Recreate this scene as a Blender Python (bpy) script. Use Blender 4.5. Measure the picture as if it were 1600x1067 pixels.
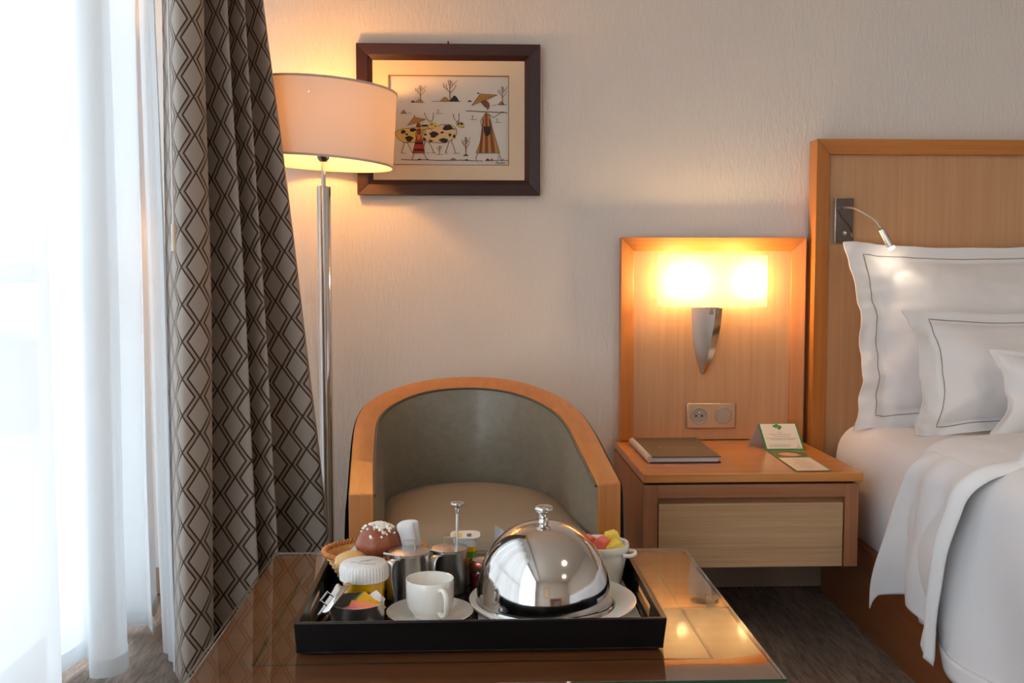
import bpy, math, random
from mathutils import Vector, Matrix, noise
random.seed(7)
for o in list(bpy.data.objects): bpy.data.objects.remove(o)
S = bpy.context.scene
COL = S.collection
PI = math.pi

# ------------------------------------------------------------------ camera, world, light, exposure
F = 1556.0; H = 1.0
PIT = math.radians(3.79); YAW = math.radians(2.28)
cd = bpy.data.cameras.new('camera'); cd.sensor_width = 36.0; cd.lens = F / 1600 * 36
cd.clip_start = 0.02; cd.clip_end = 500
cam = bpy.data.objects.new('camera', cd); COL.objects.link(cam)
cam.location = (0, 0, H); cam.rotation_euler = (PI / 2 - PIT, 0, -YAW)
S.camera = cam

wd = bpy.data.worlds.new('sky'); S.world = wd; wd.use_nodes = True
wn = wd.node_tree.nodes; bg = wn['Background']
bg.inputs[0].default_value = (0.80, 0.90, 1.0, 1); bg.inputs[1].default_value = 3.0

al = bpy.data.lights.new('window_portal', 'AREA'); al.shape = 'RECTANGLE'; al.size = 5.2; al.size_y = 2.3
al.cycles.is_portal = True
ao = bpy.data.objects.new('window_portal', al); COL.objects.link(ao)
ao.location = (-1.14, 0.35, 1.2); ao.rotation_euler = (0, -PI / 2, 0)

# added fill lights under the ceiling, unseen behind the camera
for (lx, ly, e) in ((1.6, 0.3, 5.0), (2.3, -1.3, 5.0)):
    l = bpy.data.lights.new('added_fill_light', 'AREA'); l.shape = 'DISK'; l.size = 0.34
    l.energy = e; l.color = (1.0, 0.80, 0.62)
    o = bpy.data.objects.new('added_fill_light', l); COL.objects.link(o); o.location = (lx, ly, 2.46)

S.view_settings.view_transform = 'Standard'; S.view_settings.look = 'None'
S.view_settings.gamma = 1.0; S.view_settings.use_curve_mapping = False
S.view_settings.exposure = 0.92
cy = S.cycles
cy.max_bounces = 9; cy.diffuse_bounces = 5; cy.glossy_bounces = 5; cy.transmission_bounces = 8
cy.transparent_max_bounces = 16; cy.sample_clamp_indirect = 6.0
cy.caustics_reflective = False; cy.caustics_refractive = False
cy.use_denoising = True

# ------------------------------------------------------------------ pixel (1600x1067 photo) -> point on a real plane
def _ray(px, py):
    u = (px - 800) / F; v = -(py - 533.5) / F
    cp, sp = math.cos(PIT), math.sin(PIT)
    fy = cp + v * sp; fz = -sp + v * cp
    c, s = math.cos(YAW), math.sin(YAW)
    return (u * c + fy * s, -u * s + fy * c, fz)
def PY(px, py, y):
    r = _ray(px, py); t = y / r[1]; return Vector((r[0] * t, y, H + r[2] * t))
def PZ(px, py, z):
    r = _ray(px, py); t = (z - H) / r[2]; return Vector((r[0] * t, r[1] * t, z))

# ------------------------------------------------------------------ materials
def s2l(c): return tuple((x / 12.92 if x <= 0.04045 else ((x + 0.055) / 1.055) ** 2.4) for x in c)
def rgb(r, g, b): return s2l((r / 255, g / 255, b / 255)) + (1,)
def newmat(name):
    m = bpy.data.materials.new(name); m.use_nodes = True
    return m, m.node_tree, m.node_tree.nodes['Principled BSDF']
def mat(name, col, rough=0.5, metal=0.0, coat=0.0, trans=0.0, ior=1.45, emit=None, es=0.0, sheen=0.0, sss=0.0):
    m, nt, p = newmat(name)
    p.inputs['Base Color'].default_value = col
    p.inputs['Roughness'].default_value = rough
    p.inputs['Metallic'].default_value = metal
    p.inputs['Coat Weight'].default_value = coat
    p.inputs['Coat Roughness'].default_value = 0.03
    p.inputs['Transmission Weight'].default_value = trans
    p.inputs['IOR'].default_value = ior
    p.inputs['Sheen Weight'].default_value = sheen
    if sss:
        p.inputs['Subsurface Weight'].default_value = sss; p.inputs['Subsurface Scale'].default_value = 0.01
    if emit:
        p.inputs['Emission Color'].default_value = emit; p.inputs['Emission Strength'].default_value = es
    return m
def N(nt, t, **kw):
    n = nt.nodes.new(t)
    for k, v in kw.items():
        if k.startswith('_'): setattr(n, k[1:], v)
        else: n.inputs[k.replace('__', ' ')].default_value = v
    return n
def ramp(nt, fac, stops):
    r = nt.nodes.new('ShaderNodeValToRGB')
    e = r.color_ramp.elements
    while len(e) < len(stops): e.new(0.5)
    for i, (p, c) in enumerate(stops): e[i].position = p; e[i].color = c
    nt.links.new(fac, r.inputs[0]); return r.outputs[0]
def texco(nt, scale, coord='Object', rot=(0, 0, 0)):
    tc = nt.nodes.new('ShaderNodeTexCoord'); mp = nt.nodes.new('ShaderNodeMapping')
    mp.inputs['Scale'].default_value = scale; mp.inputs['Rotation'].default_value = rot
    nt.links.new(tc.outputs[coord], mp.inputs[0]); return mp.outputs[0]
def bump(nt, p, h, strength, dist):
    b = nt.nodes.new('ShaderNodeBump'); b.inputs['Strength'].default_value = strength
    b.inputs['Distance'].default_value = dist
    nt.links.new(h, b.inputs['Height']); nt.links.new(b.outputs[0], p.inputs['Normal'])
def wood(name, c1, c2, axis='z', rough=0.38, coat=0.15, grain=1.0):
    """long-grained beech: streaks run along axis"""
    m, nt, p = newmat(name)
    sc = {'x': (1.2, 34, 34), 'y': (34, 1.2, 34), 'z': (34, 34, 1.2)}[axis]
    v = texco(nt, sc)
    n1 = N(nt, 'ShaderNodeTexNoise', Scale=1.6, Detail=7.0, Roughness=0.62, Distortion=0.25); nt.links.new(v, n1.inputs['Vector'])
    sc2 = {'x': (2.0, 240, 240), 'y': (240, 2.0, 240), 'z': (240, 240, 2.0)}[axis]
    n2 = N(nt, 'ShaderNodeTexNoise', Scale=1.2, Detail=3.0); nt.links.new(texco(nt, sc2), n2.inputs['Vector'])
    mx = N(nt, 'ShaderNodeMath', _operation='MULTIPLY_ADD'); nt.links.new(n2.outputs[0], mx.inputs[0])
    mx.inputs[1].default_value = 0.45 * grain; nt.links.new(n1.outputs[0], mx.inputs[2])
    c = ramp(nt, mx.outputs[0], [(0.45, c1), (0.92, c2)])
    nt.links.new(c, p.inputs['Base Color'])
    p.inputs['Roughness'].default_value = rough; p.inputs['Coat Weight'].default_value = coat
    p.inputs['Coat Roughness'].default_value = 0.15
    bump(nt, p, n2.outputs[0], 0.08, 0.001)
    return m

M = {}
M['edge_v'] = wood('beech edge vertical grain', rgb(196, 128, 62), rgb(176, 106, 44), 'z')
M['edge_h'] = wood('beech edge horizontal grain', rgb(196, 128, 62), rgb(176, 106, 44), 'x')
M['edge_y'] = wood('beech edge deep grain', rgb(204, 138, 68), rgb(186, 116, 50), 'y')
M['panel'] = wood('pale beech veneer panel', rgb(202, 156, 114), rgb(188, 140, 98), 'z', 0.42, 0.1)
M['front'] = wood('nightstand beech front', rgb(176, 124, 88), rgb(152, 98, 64), 'z', 0.45, 0.05)
M['fronth'] = wood('nightstand beech rail', rgb(176, 124, 88), rgb(152, 98, 64), 'x', 0.45, 0.05)
M['drawer'] = wood('pale oak drawer front', rgb(205, 172, 134), rgb(180, 142, 102), 'x', 0.5, 0.0)
M['top'] = wood('nightstand top', rgb(214, 146, 78), rgb(196, 124, 58), 'x', 0.25, 0.3)
M['side'] = wood('nightstand side', rgb(120, 78, 46), rgb(96, 58, 32), 'z', 0.5, 0)
M['chairwood'] = wood('chair rim beech', rgb(200, 132, 68), rgb(180, 110, 50), 'y', 0.35, 0.2, 0.5)
M['bedbase'] = wood('bed base veneer', rgb(140, 84, 48), rgb(118, 66, 34), 'y', 0.4, 0.1)
M['table'] = wood('table veneer', rgb(134, 70, 30), rgb(108, 50, 18), 'x', 0.5, 1.0)
M['table'].node_tree.nodes['Principled BSDF'].inputs['Coat Roughness'].default_value = 0.0
for l_ in list(M['table'].node_tree.links):
    if l_.to_socket.name == 'Normal' : M['table'].node_tree.links.remove(l_)
M['mahog'] = mat('dark red brown lacquer', rgb(50, 19, 17), 0.38, coat=0.15)
M['chrome'] = mat('chrome', (0.72, 0.71, 0.70, 1), 0.06, 1.0)
M['steel'] = mat('polished steel', (0.66, 0.64, 0.62, 1), 0.09, 1.0)
M['potsteel'] = mat('softly polished steel', (0.74, 0.72, 0.70, 1), 0.30, 1.0)
M['satin'] = mat('satin steel', (0.62, 0.58, 0.54, 1), 0.32, 1.0)
M['brush'] = mat('brushed champagne plate', rgb(205, 180, 150), 0.35, 0.8)
M['porc'] = mat('white porcelain', rgb(236, 232, 224), 0.12, coat=0.4)
M['cotton'] = mat('white cotton', rgb(226, 224, 224), 0.85, sheen=0.2)
M['cotton2'] = mat('white pillow cotton', rgb(228, 225, 224), 0.8, sheen=0.2)
M['paper'] = mat('white paper', rgb(232, 230, 226), 0.75)
M['piping'] = mat('taupe piping', rgb(150, 136, 120), 0.8)
M['black'] = mat('black tray lacquer', rgb(7, 6, 6), 0.32)
M['black'].node_tree.nodes['Principled BSDF'].inputs['Specular IOR Level'].default_value = 0.3
M['dark'] = mat('dark recess', rgb(46, 28, 18), 0.7)
M['inlay'] = mat('dark table inlay', rgb(62, 34, 20), 0.4)
M['grey'] = mat('light grey plastic', rgb(168, 156, 140), 0.4)
M['pin'] = mat('socket hole black', rgb(16, 14, 12), 0.6)

def translucent(name, col, tr, transp=0.0, tcol=None, rough_weave=None):
    m = bpy.data.materials.new(name); m.use_nodes = True; nt = m.node_tree
    nt.nodes.clear()
    out = nt.nodes.new('ShaderNodeOutputMaterial')
    d = N(nt, 'ShaderNodeBsdfDiffuse', Color=col); t = N(nt, 'ShaderNodeBsdfTranslucent', Color=tcol or col)
    mx = N(nt, 'ShaderNodeMixShader'); mx.inputs[0].default_value = tr
    nt.links.new(d.outputs[0], mx.inputs[1]); nt.links.new(t.outputs[0], mx.inputs[2])
    last = mx.outputs[0]
    if transp:
        tp = N(nt, 'ShaderNodeBsdfTransparent'); m2 = N(nt, 'ShaderNodeMixShader')
        # threads seen at a slant close up: less passes straight through
        lw = N(nt, 'ShaderNodeLayerWeight', Blend=0.35)
        mm = N(nt, 'ShaderNodeMath', _operation='MULTIPLY_ADD'); nt.links.new(lw.outputs['Facing'], mm.inputs[0])
        mm.inputs[1].default_value = -transp * 0.9; mm.inputs[2].default_value = transp
        nt.links.new(mm.outputs[0], m2.inputs[0])
        nt.links.new(last, m2.inputs[1]); nt.links.new(tp.outputs[0], m2.inputs[2]); last = m2.outputs[0]
    nt.links.new(last, out.inputs[0]); return m
M['sheer'] = translucent('white sheer voile', (0.90, 0.93, 0.95, 1), 0.27, 0.09)
M['shade'] = translucent('ivory lamp shade fabric', rgb(240, 228, 216), 0.085, tcol=rgb(250, 214, 170))
def frosted():
    m = bpy.data.materials.new('frosted opal glass'); m.use_nodes = True; nt = m.node_tree; nt.nodes.clear()
    out = nt.nodes.new('ShaderNodeOutputMaterial')
    d = N(nt, 'ShaderNodeBsdfDiffuse', Color=(.9, .88, .84, 1)); t = N(nt, 'ShaderNodeBsdfTranslucent', Color=(.45, .40, .31, 1))
    r = N(nt, 'ShaderNodeBsdfRefraction', Color=(1, .97, .92, 1), Roughness=0.40, IOR=1.15)
    m1 = N(nt, 'ShaderNodeMixShader'); m1.inputs[0].default_value = 0.72; nt.links.new(d.outputs[0], m1.inputs[1]); nt.links.new(t.outputs[0], m1.inputs[2])
    m2 = N(nt, 'ShaderNodeMixShader'); m2.inputs[0].default_value = 0.08; nt.links.new(m1.outputs[0], m2.inputs[1]); nt.links.new(r.outputs[0], m2.inputs[2])
    nt.links.new(m2.outputs[0], out.inputs[0]); return m
M['sconceglass'] = frosted()

def glass_thin(name, tint=(1, 1, 1, 1), ior=1.5):
    m = bpy.data.materials.new(name); m.use_nodes = True; nt = m.node_tree; nt.nodes.clear()
    out = nt.nodes.new('ShaderNodeOutputMaterial')
    fr = N(nt, 'ShaderNodeFresnel', IOR=ior); tp = N(nt, 'ShaderNodeBsdfTransparent', Color=tint)
    g = N(nt, 'ShaderNodeBsdfGlossy', Roughness=0.0)
    # the far side of the thin pane adds nothing of its own: only the outer face mirrors
    ge = nt.nodes.new('ShaderNodeNewGeometry'); iv = N(nt, 'ShaderNodeMath', _operation='SUBTRACT'); iv.inputs[0].default_value = 1.0
    nt.links.new(ge.outputs['Backfacing'], iv.inputs[1]); ml = N(nt, 'ShaderNodeMath', _operation='MULTIPLY')
    nt.links.new(fr.outputs[0], ml.inputs[0]); nt.links.new(iv.outputs[0], ml.inputs[1])
    mx = N(nt, 'ShaderNodeMixShader'); nt.links.new(ml.outputs[0], mx.inputs[0])
    nt.links.new(tp.outputs[0], mx.inputs[1]); nt.links.new(g.outputs[0], mx.inputs[2]); nt.links.new(mx.outputs[0], out.inputs[0])
    return m
M['pane'] = glass_thin('window glass')
M['tableglass'] = glass_thin('table glass plate', (0.93, 0.97, 0.94, 1), 1.7)
M['glassedge'] = mat('green glass edge', rgb(30, 62, 44), 0.15)
M['jarglass'] = glass_thin('clear tumbler glass')

# stuccoed wall
def stucco():
    m, nt, p = newmat('off white ribbed stucco'); p.inputs['Base Color'].default_value = rgb(222, 214, 206); p.inputs['Roughness'].default_value = 0.8
    a = N(nt, 'ShaderNodeTexNoise', Scale=1.0, Detail=6.0, Roughness=0.6, Distortion=0.6); nt.links.new(texco(nt, (95, 95, 26)), a.inputs['Vector'])
    b = N(nt, 'ShaderNodeTexNoise', Scale=1.0, Detail=2.0); nt.links.new(texco(nt, (9, 9, 5)), b.inputs['Vector'])
    r = ramp(nt, a.outputs[0], [(0.40, (0, 0, 0, 1)), (0.66, (1, 1, 1, 1))])
    mm = N(nt, 'ShaderNodeMath', _operation='MULTIPLY'); nt.links.new(r, mm.inputs[0])
    r2 = ramp(nt, b.outputs[0], [(0.3, (0.35, 0.35, 0.35, 1)), (0.7, (1, 1, 1, 1))]); nt.links.new(r2, mm.inputs[1])
    bump(nt, p, mm.outputs[0], 0.5, 0.0024)
    return m
M['stucco'] = stucco()
M['paint'] = mat('matt wall paint', rgb(212, 202, 192), 0.85)
M['ceil'] = mat('ceiling paint', rgb(226, 220, 212), 0.9)
def carpet():
    m, nt, p = newmat('taupe streaked carpet')
    a = N(nt, 'ShaderNodeTexNoise', Scale=1.0, Detail=5.0, Roughness=0.7, Distortion=0.4); nt.links.new(texco(nt, (70, 9, 1)), a.inputs['Vector'])
    b = N(nt, 'ShaderNodeTexNoise', Scale=420.0, Detail=2.0); 
    nt.links.new(ramp(nt, a.outputs[0], [(0.35, rgb(98, 83, 73)), (0.65, rgb(146, 129, 115))]), p.inputs['Base Color'])
    p.inputs['Roughness'].default_value = 0.95
    bump(nt, p, b.outputs[0], 0.6, 0.004)
    return m
M['carpet'] = carpet()
# patterned drape: pairs of zigzag lines that make rhombi; UV in metres
def drape_mat():
    m, nt, p = newmat('taupe drape with woven dark double zigzag')
    L = nt.links.new
    uv = nt.nodes.new('ShaderNodeUVMap'); sp = nt.nodes.new('ShaderNodeSeparateXYZ'); L(uv.outputs[0], sp.inputs[0])
    W, V, d, w = 0.040, 0.0875, 0.0120, 0.0026
    def mth(op, a, b=None, c=None):
        n = nt.nodes.new('ShaderNodeMath'); n.operation = op
        for i, x in enumerate((a, b, c)):
            if x is None: continue
            if isinstance(x, (int, float)): n.inputs[i].default_value = x
            else: L(x, n.inputs[i])
        return n.outputs[0]
    a = mth('PINGPONG', sp.outputs[0], W)
    t = mth('DIVIDE', mth('PINGPONG', sp.outputs[1], V / 2), V / 2)
    l1 = mth('MULTIPLY', t, W - d); l2 = mth('ADD', l1, d)
    d1 = mth('ABSOLUTE', mth('SUBTRACT', a, l1)); d2 = mth('ABSOLUTE', mth('SUBTRACT', a, l2))
    dm = mth('MINIMUM', d1, d2)
    line = mth('SMOOTH_MIN', 1.0, mth('MULTIPLY', mth('MAXIMUM', mth('SUBTRACT', w, dm), 0.0), 2200.0), 0.05)
    inside = mth('MULTIPLY', mth('GREATER_THAN', a, l1), mth('LESS_THAN', a, l2))
    nz = N(nt, 'ShaderNodeTexNoise', Scale=900.0, Detail=2.0)
    base = N(nt, 'ShaderNodeMix', _data_type='RGBA'); base.inputs[6].default_value = rgb(168, 156, 146); base.inputs[7].default_value = rgb(160, 136, 116); L(inside, base.inputs[0])
    mx = N(nt, 'ShaderNodeMix', _data_type='RGBA'); L(line, mx.inputs[0]); L(base.outputs[2], mx.inputs[6]); mx.inputs[7].default_value = rgb(40, 26, 22)
    L(mx.outputs[2], p.inputs['Base Color']); p.inputs['Roughness'].default_value = 0.55
    p.inputs['Sheen Weight'].default_value = 0.15
    bump(nt, p, nz.outputs[0], 0.15, 0.0006)
    return m
M['drape'] = drape_mat()
def uphol():
    m, nt, p = newmat('grey green vinyl upholstery')
    a = N(nt, 'ShaderNodeTexNoise', Scale=22.0, Detail=3.0, Distortion=0.5)
    nt.links.new(ramp(nt, a.outputs[0], [(0.3, rgb(128, 121, 106)), (0.75, rgb(140, 133, 118))]), p.inputs['Base Color'])
    p.inputs['Roughness'].default_value = 0.36; p.inputs['Coat Weight'].default_value = 0.12
    v = N(nt, 'ShaderNodeTexNoise', Scale=1.0, Detail=4.0); nt.links.new(texco(nt, (40, 40, 12)), v.inputs['Vector'])
    bump(nt, p, v.outputs[0], 0.12, 0.003)
    return m
M['uphol'] = uphol()
M['uphol_out'] = mat('pale grey green outer vinyl', rgb(172, 170, 156), 0.4)
M['seatcol'] = mat('taupe seat vinyl', rgb(150, 136, 116), 0.5)

# ------------------------------------------------------------------ mesh helpers
class MB:
    def __init__(s): s.v = []; s.f = []; s.mi = []; s.uv = {}
    def add(s, vs, fs, mi=0):
        b = len(s.v); s.v += [tuple(v) for v in vs]
        for f in fs: s.f.append(tuple(i + b for i in f)); s.mi.append(mi)
        return b
    def box(s, x0, x1, y0, y1, z0, z1, mi=0):
        vs = [(x, y, z) for z in (z0, z1) for y in (y0, y1) for x in (x0, x1)]
        s.add(vs, [(0, 2, 3, 1), (4, 5, 7, 6), (0, 1, 5, 4), (2, 6, 7, 3), (0, 4, 6, 2), (1, 3, 7, 5)], mi); return s
    def hexa(s, b, t, mi=0):
        """b, t: four corners each (ccw seen from above)"""
        s.add(list(b) + list(t), [(3, 2, 1, 0), (4, 5, 6, 7), (0, 1, 5, 4), (1, 2, 6, 5), (2, 3, 7, 6), (3, 0, 4, 7)], mi); return s
    def lathe(s, prof, c=(0, 0, 0), n=40, sx=1.0, sy=1.0, mi=0, cap0=False, cap1=False, rot=None, ripple=None):
        vs = []
        for r, z in prof:
            for i in range(n):
                a = 2 * PI * i / n
                rr = r if ripple is None else r + ripple(a, z)
                p = Vector((rr * sx * math.cos(a), rr * sy * math.sin(a), z))
                if rot: p = rot @ p
                vs.append((p[0] + c[0], p[1] + c[1], p[2] + c[2]))
        fs = []
        for k in range(len(prof) - 1):
            for i in range(n):
                j = (i + 1) % n
                fs.append((k * n + i, k * n + j, (k + 1) * n + j, (k + 1) * n + i))
        if cap0: fs.append(tuple(range(n))[::-1])
        if cap1: fs.append(tuple((len(prof) - 1) * n + i for i in range(n)))
        s.add(vs, fs, mi); return s
    def tube(s, pts, r, n=8, mi=0, closed=False, flat=None, cap=True):
        """tube along points; r number or list; flat=(w,h) gives a strap"""
        pts = [Vector(p) for p in pts]; m = len(pts)
        vs = []; up = None
        for i, p in enumerate(pts):
            if closed: t = (pts[(i + 1) % m] - pts[i - 1])
            else: t = pts[min(i + 1, m - 1)] - pts[max(i - 1, 0)]
            t.normalize()
            if up is None:
                up = Vector((0, 0, 1)) if abs(t.z) < 0.9 else Vector((0, 1, 0))
            up = (up - t * up.dot(t)).normalized(); sd = t.cross(up)
            rr = r[i] if isinstance(r, (list, tuple)) else r
            for k in range(n):
                a = 2 * PI * (k + 0.5) / n
                if flat: q = sd * (math.copysign(min(1, abs(math.cos(a)) * 1.3), math.cos(a)) * flat[0]) + up * (math.copysign(min(1, abs(math.sin(a)) * 1.3), math.sin(a)) * flat[1])
                else: q = sd * (rr * math.cos(a)) + up * (rr * math.sin(a))
                vs.append(p + q)
        fs = []
        for i in range(m if closed else m - 1):
            j = (i + 1) % m
            for k in range(n):
                l = (k + 1) % n
                fs.append((i * n + k, i * n + l, j * n + l, j * n + k))
        if cap and not closed:
            fs.append(tuple(range(n))[::-1]); fs.append(tuple((m - 1) * n + k for k in range(n)))
        s.add(vs, fs, mi); return s
    def grid(s, fn, nu, nv, mi=0, uvfn=None, wrap=False):
        vs = [fn(i / nu, j / nv) for j in range(nv + 1) for i in range(nu + 1)]
        fs = [(j * (nu + 1) + i, j * (nu + 1) + i + 1, (j + 1) * (nu + 1) + i + 1, (j + 1) * (nu + 1) + i) for j in range(nv) for i in range(nu)]
        b = s.add(vs, fs, mi)
        if uvfn:
            for j in range(nv + 1):
                for i in range(nu + 1): s.uv[b + j * (nu + 1) + i] = uvfn(i / nu, j / nv)
        return s
    def sphere(s, c, r, n=16, mi=0, sc=(1, 1, 1), fn=None):
        prof = []
        m = max(6, n // 2)
        vs = []
        for k in range(m + 1):
            th = PI * k / m
            for i in range(n):
                a = 2 * PI * i / n
                d = Vector((math.sin(th) * math.cos(a), math.sin(th) * math.sin(a), -math.cos(th)))
                q = 1.0 if fn is None else fn(d)
                vs.append((c[0] + d.x * r * sc[0] * q, c[1] + d.y * r * sc[1] * q, c[2] + d.z * r * sc[2] * q))
        fs = [(k * n + i, k * n + (i + 1) % n, (k + 1) * n + (i + 1) % n, (k + 1) * n + i) for k in range(m) for i in range(n)]
        s.add(vs, fs, mi); return s
    def xform(s, mtx):
        s.v = [tuple(mtx @ Vector(v)) for v in s.v]; return s

WL = {}
def make(name, mb, mats, parent=None, loc=None, smooth=True, bevel=0.0, solid=0.0, sub=0, seg=2, angle=35):
    me = bpy.data.meshes.new(name)
    o = bpy.data.objects.new(name, me); COL.objects.link(o)
    base = Vector(loc) if loc is not None else (WL[parent.name] if parent else Vector((0, 0, 0)))
    vs = [(v[0] - base[0], v[1] - base[1], v[2] - base[2]) for v in mb.v]
    me.from_pydata(vs, [], mb.f); me.update()
    if not isinstance(mats, (list, tuple)): mats = [mats]
    for m in mats: me.materials.append(M[m] if isinstance(m, str) else m)
    me.polygons.foreach_set('material_index', mb.mi)
    if mb.uv:
        uvl = me.uv_layers.new(name='UVMap')
        for lp in me.loops: uvl.data[lp.index].uv = mb.uv.get(lp.vertex_index, (0, 0))
    if smooth:
        me.polygons.foreach_set('use_smooth', [True] * len(me.polygons))
        if angle < 180: me.set_sharp_from_angle(angle=math.radians(angle))
    if parent:
        o.parent = parent
        if loc is not None: o.location = base - WL[parent.name]
    else: o.location = base
    WL[o.name] = Vector(base)
    if solid:
        k = o.modifiers.new('thickness', 'SOLIDIFY'); k.thickness = solid; k.offset = 0
    if bevel:
        k = o.modifiers.new('bevel', 'BEVEL'); k.width = bevel; k.segments = seg; k.limit_method = 'ANGLE'; k.angle_limit = math.radians(40)
    if sub:
        k = o.modifiers.new('subdivision', 'SUBSURF'); k.levels = sub; k.render_levels = sub
    return o
def thing(name, label, cat, loc, group=None):
    o = bpy.data.objects.new(name, None); COL.objects.link(o); o.location = loc; o.empty_display_size = 0.05
    o['label'] = label; o['category'] = cat
    if group: o['group'] = group
    WL[o.name] = Vector(loc); return o
def tag(o, label, cat, group=None):
    o['label'] = label; o['category'] = cat
    if group: o['group'] = group
    return o
def struct(o): o['kind'] = 'structure'; return o
def copy_tree(o, parent=None, dloc=None):
    c = o.copy(); COL.objects.link(c); c.parent = parent
    if dloc is not None: c.location = Vector(o.location) + Vector(dloc)
    for ch in list(o.children): copy_tree(ch, c)
    return c
def catmull(pts, n, closed=False):
    pts = [Vector(p) for p in pts]; out = []; m = len(pts)
    segs = m if closed else m - 1
    for i in range(segs):
        p1, p2 = pts[i], pts[(i + 1) % m]
        p0 = pts[i - 1] if (closed or i > 0) else p1 * 2 - p2
        p3 = pts[(i + 2) % m] if (closed or i + 2 < m) else p2 * 2 - p1
        for k in range(n):
            t = k / n
            out.append(0.5 * ((2 * p1) + (p2 - p0) * t + (2 * p0 - 5 * p1 + 4 * p2 - p3) * t * t + (3 * p1 - p0 - 3 * p2 + p3) * t ** 3))
    if not closed: out.append(pts[-1])
    return out
def resample(pts, n):
    L = [0]
    for a, b in zip(pts, pts[1:]): L.append(L[-1] + (Vector(b) - Vector(a)).length)
    out = []; j = 0
    for i in range(n):
        t = L[-1] * i / (n - 1)
        while j < len(L) - 2 and L[j + 1] < t: j += 1
        k = (t - L[j]) / max(1e-9, L[j + 1] - L[j])
        out.append(Vector(pts[j]).lerp(Vector(pts[j + 1]), min(1, k)))
    return out
def text_mb(txt, size, mtx, mi=0, mb=None, ext=0.0):
    c = bpy.data.curves.new('lettering', 'FONT'); c.body = txt; c.size = size; c.align_x = 'CENTER'; c.align_y = 'CENTER'; c.resolution_u = 3; c.extrude = ext
    o = bpy.data.objects.new('lettering', c); COL.objects.link(o)
    dg = bpy.context.evaluated_depsgraph_get(); me = bpy.data.meshes.new_from_object(o.evaluated_get(dg))
    mb = mb or MB()
    mb.add([mtx @ v.co for v in me.vertices], [tuple(p.vertices) for p in me.polygons], mi)
    bpy.data.objects.remove(o); bpy.data.curves.remove(c); bpy.data.meshes.remove(me)
    return mb
def fn(p, s=1.0): return noise.noise(Vector(p) * s)

# ------------------------------------------------------------------ room shell
WX, WY = -1.10, 3.12      # window wall, back wall
RX, BY, CZ = 3.7, -2.7, 2.5
struct(make('floor', MB().box(WX - 0.1, RX, BY, WY + 0.1, -0.06, 0), 'carpet', smooth=False))
struct(make('ceiling', MB().box(WX - 0.1, RX, BY, WY + 0.1, CZ, CZ + 0.1), 'ceil', smooth=False))
struct(make('wall_back', MB().box(WX - 0.1, RX, WY, WY + 0.12, 0, CZ), 'stucco', smooth=False))
struct(make('wall_right', MB().box(RX, RX + 0.1, BY, WY + 0.12, 0, CZ), 'paint', smooth=False))
struct(make('wall_front', MB().box(WX - 0.1, RX, BY - 0.1, BY, 0, CZ), 'paint', smooth=False))
wl = MB(); wl.box(WX - 0.12, WX, 2.95, WY, 0, CZ); wl.box(WX - 0.12, WX, BY, -2.25, 0, CZ); wl.box(WX - 0.12, WX, -2.25, 2.95, 2.36, CZ)
struct(make('wall_left', wl, 'paint', smooth=False))
struct(make('baseboard_back', MB().box(WX, RX, WY - 0.014, WY, 0.002, 0.085), mat('baseboard taupe', rgb(150, 128, 110), 0.5), bevel=0.003))
# sliding window with frames and panes, lengthened behind the camera for more daylight
M['alu'] = mat('white window frame', rgb(214, 216, 218), 0.4)
w1 = make('window_1', MB().box(WX - 0.09, WX - 0.03, -2.25, 2.95, 0.0, 0.05).box(WX - 0.09, WX - 0.03, -2.25, 2.95, 2.31, 2.36), 'alu', loc=(WX, 0, 0), bevel=0.003); struct(w1)
for yy in (-2.22, -0.93, 0.36, 1.65, 2.92):
    make('window_frame', MB().box(WX - 0.09, WX - 0.03, yy - 0.03, yy + 0.03, 0.05, 2.31), 'alu', w1, bevel=0.003)
for a in (-2.19, -0.90, 0.39, 1.68):
    make('pane', MB().box(WX - 0.063, WX - 0.057, a, a + 1.23, 0.05, 2.31), 'pane', w1, smooth=False)
    make('crossbar', MB().box(WX - 0.075, WX - 0.045, a, a + 1.23, 0.98, 1.03), 'alu', w1, bevel=0.002)

# outside: balcony, parapet and the pale town beyond
M['conc'] = mat('pale balcony concrete', rgb(205, 200, 192), 0.8)
M['ground'] = mat('pale sandy ground', rgb(205, 198, 184), 0.9)
struct(make('balcony_floor', MB().box(WX - 1.5, WX - 0.12, -3.0, 4.2, -0.12, -0.02), 'conc', smooth=False))
struct(make('ground', MB().box(-160, WX - 1.9, -60, 200, -9.2, -9.0), 'ground', smooth=False))
rail = thing('balcony_railing', 'metal balcony railing seen faintly through the white sheer', 'railing', (WX - 1.4, 0, -0.02))
make('top_rail', MB().box(WX - 1.43, WX - 1.37, -3, 4.2, 0.93, 0.97), 'alu', rail, bevel=0.004)
for i in range(13):
    yy = -2.9 + i * 0.58
    make('post', MB().box(WX - 1.41, WX - 1.39, yy, yy + 0.02, -0.02, 0.93), 'alu', rail)
bl = [(-34, -26, 44, 58, -2.2, (150, 158, 168)), (-30, -20, 64, 76, -3.0, (168, 160, 150)), (-62, -44, 60, 80, -3.4, (140, 152, 166)), (-24, -18, 34, 40, -5.4, (190, 180, 170))]
nm = ['blue grey building block seen through the sheer', 'beige building block farther off beyond the sheer', 'wide grey blue building at the far left outside', 'low pale building nearest below the balcony']
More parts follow.
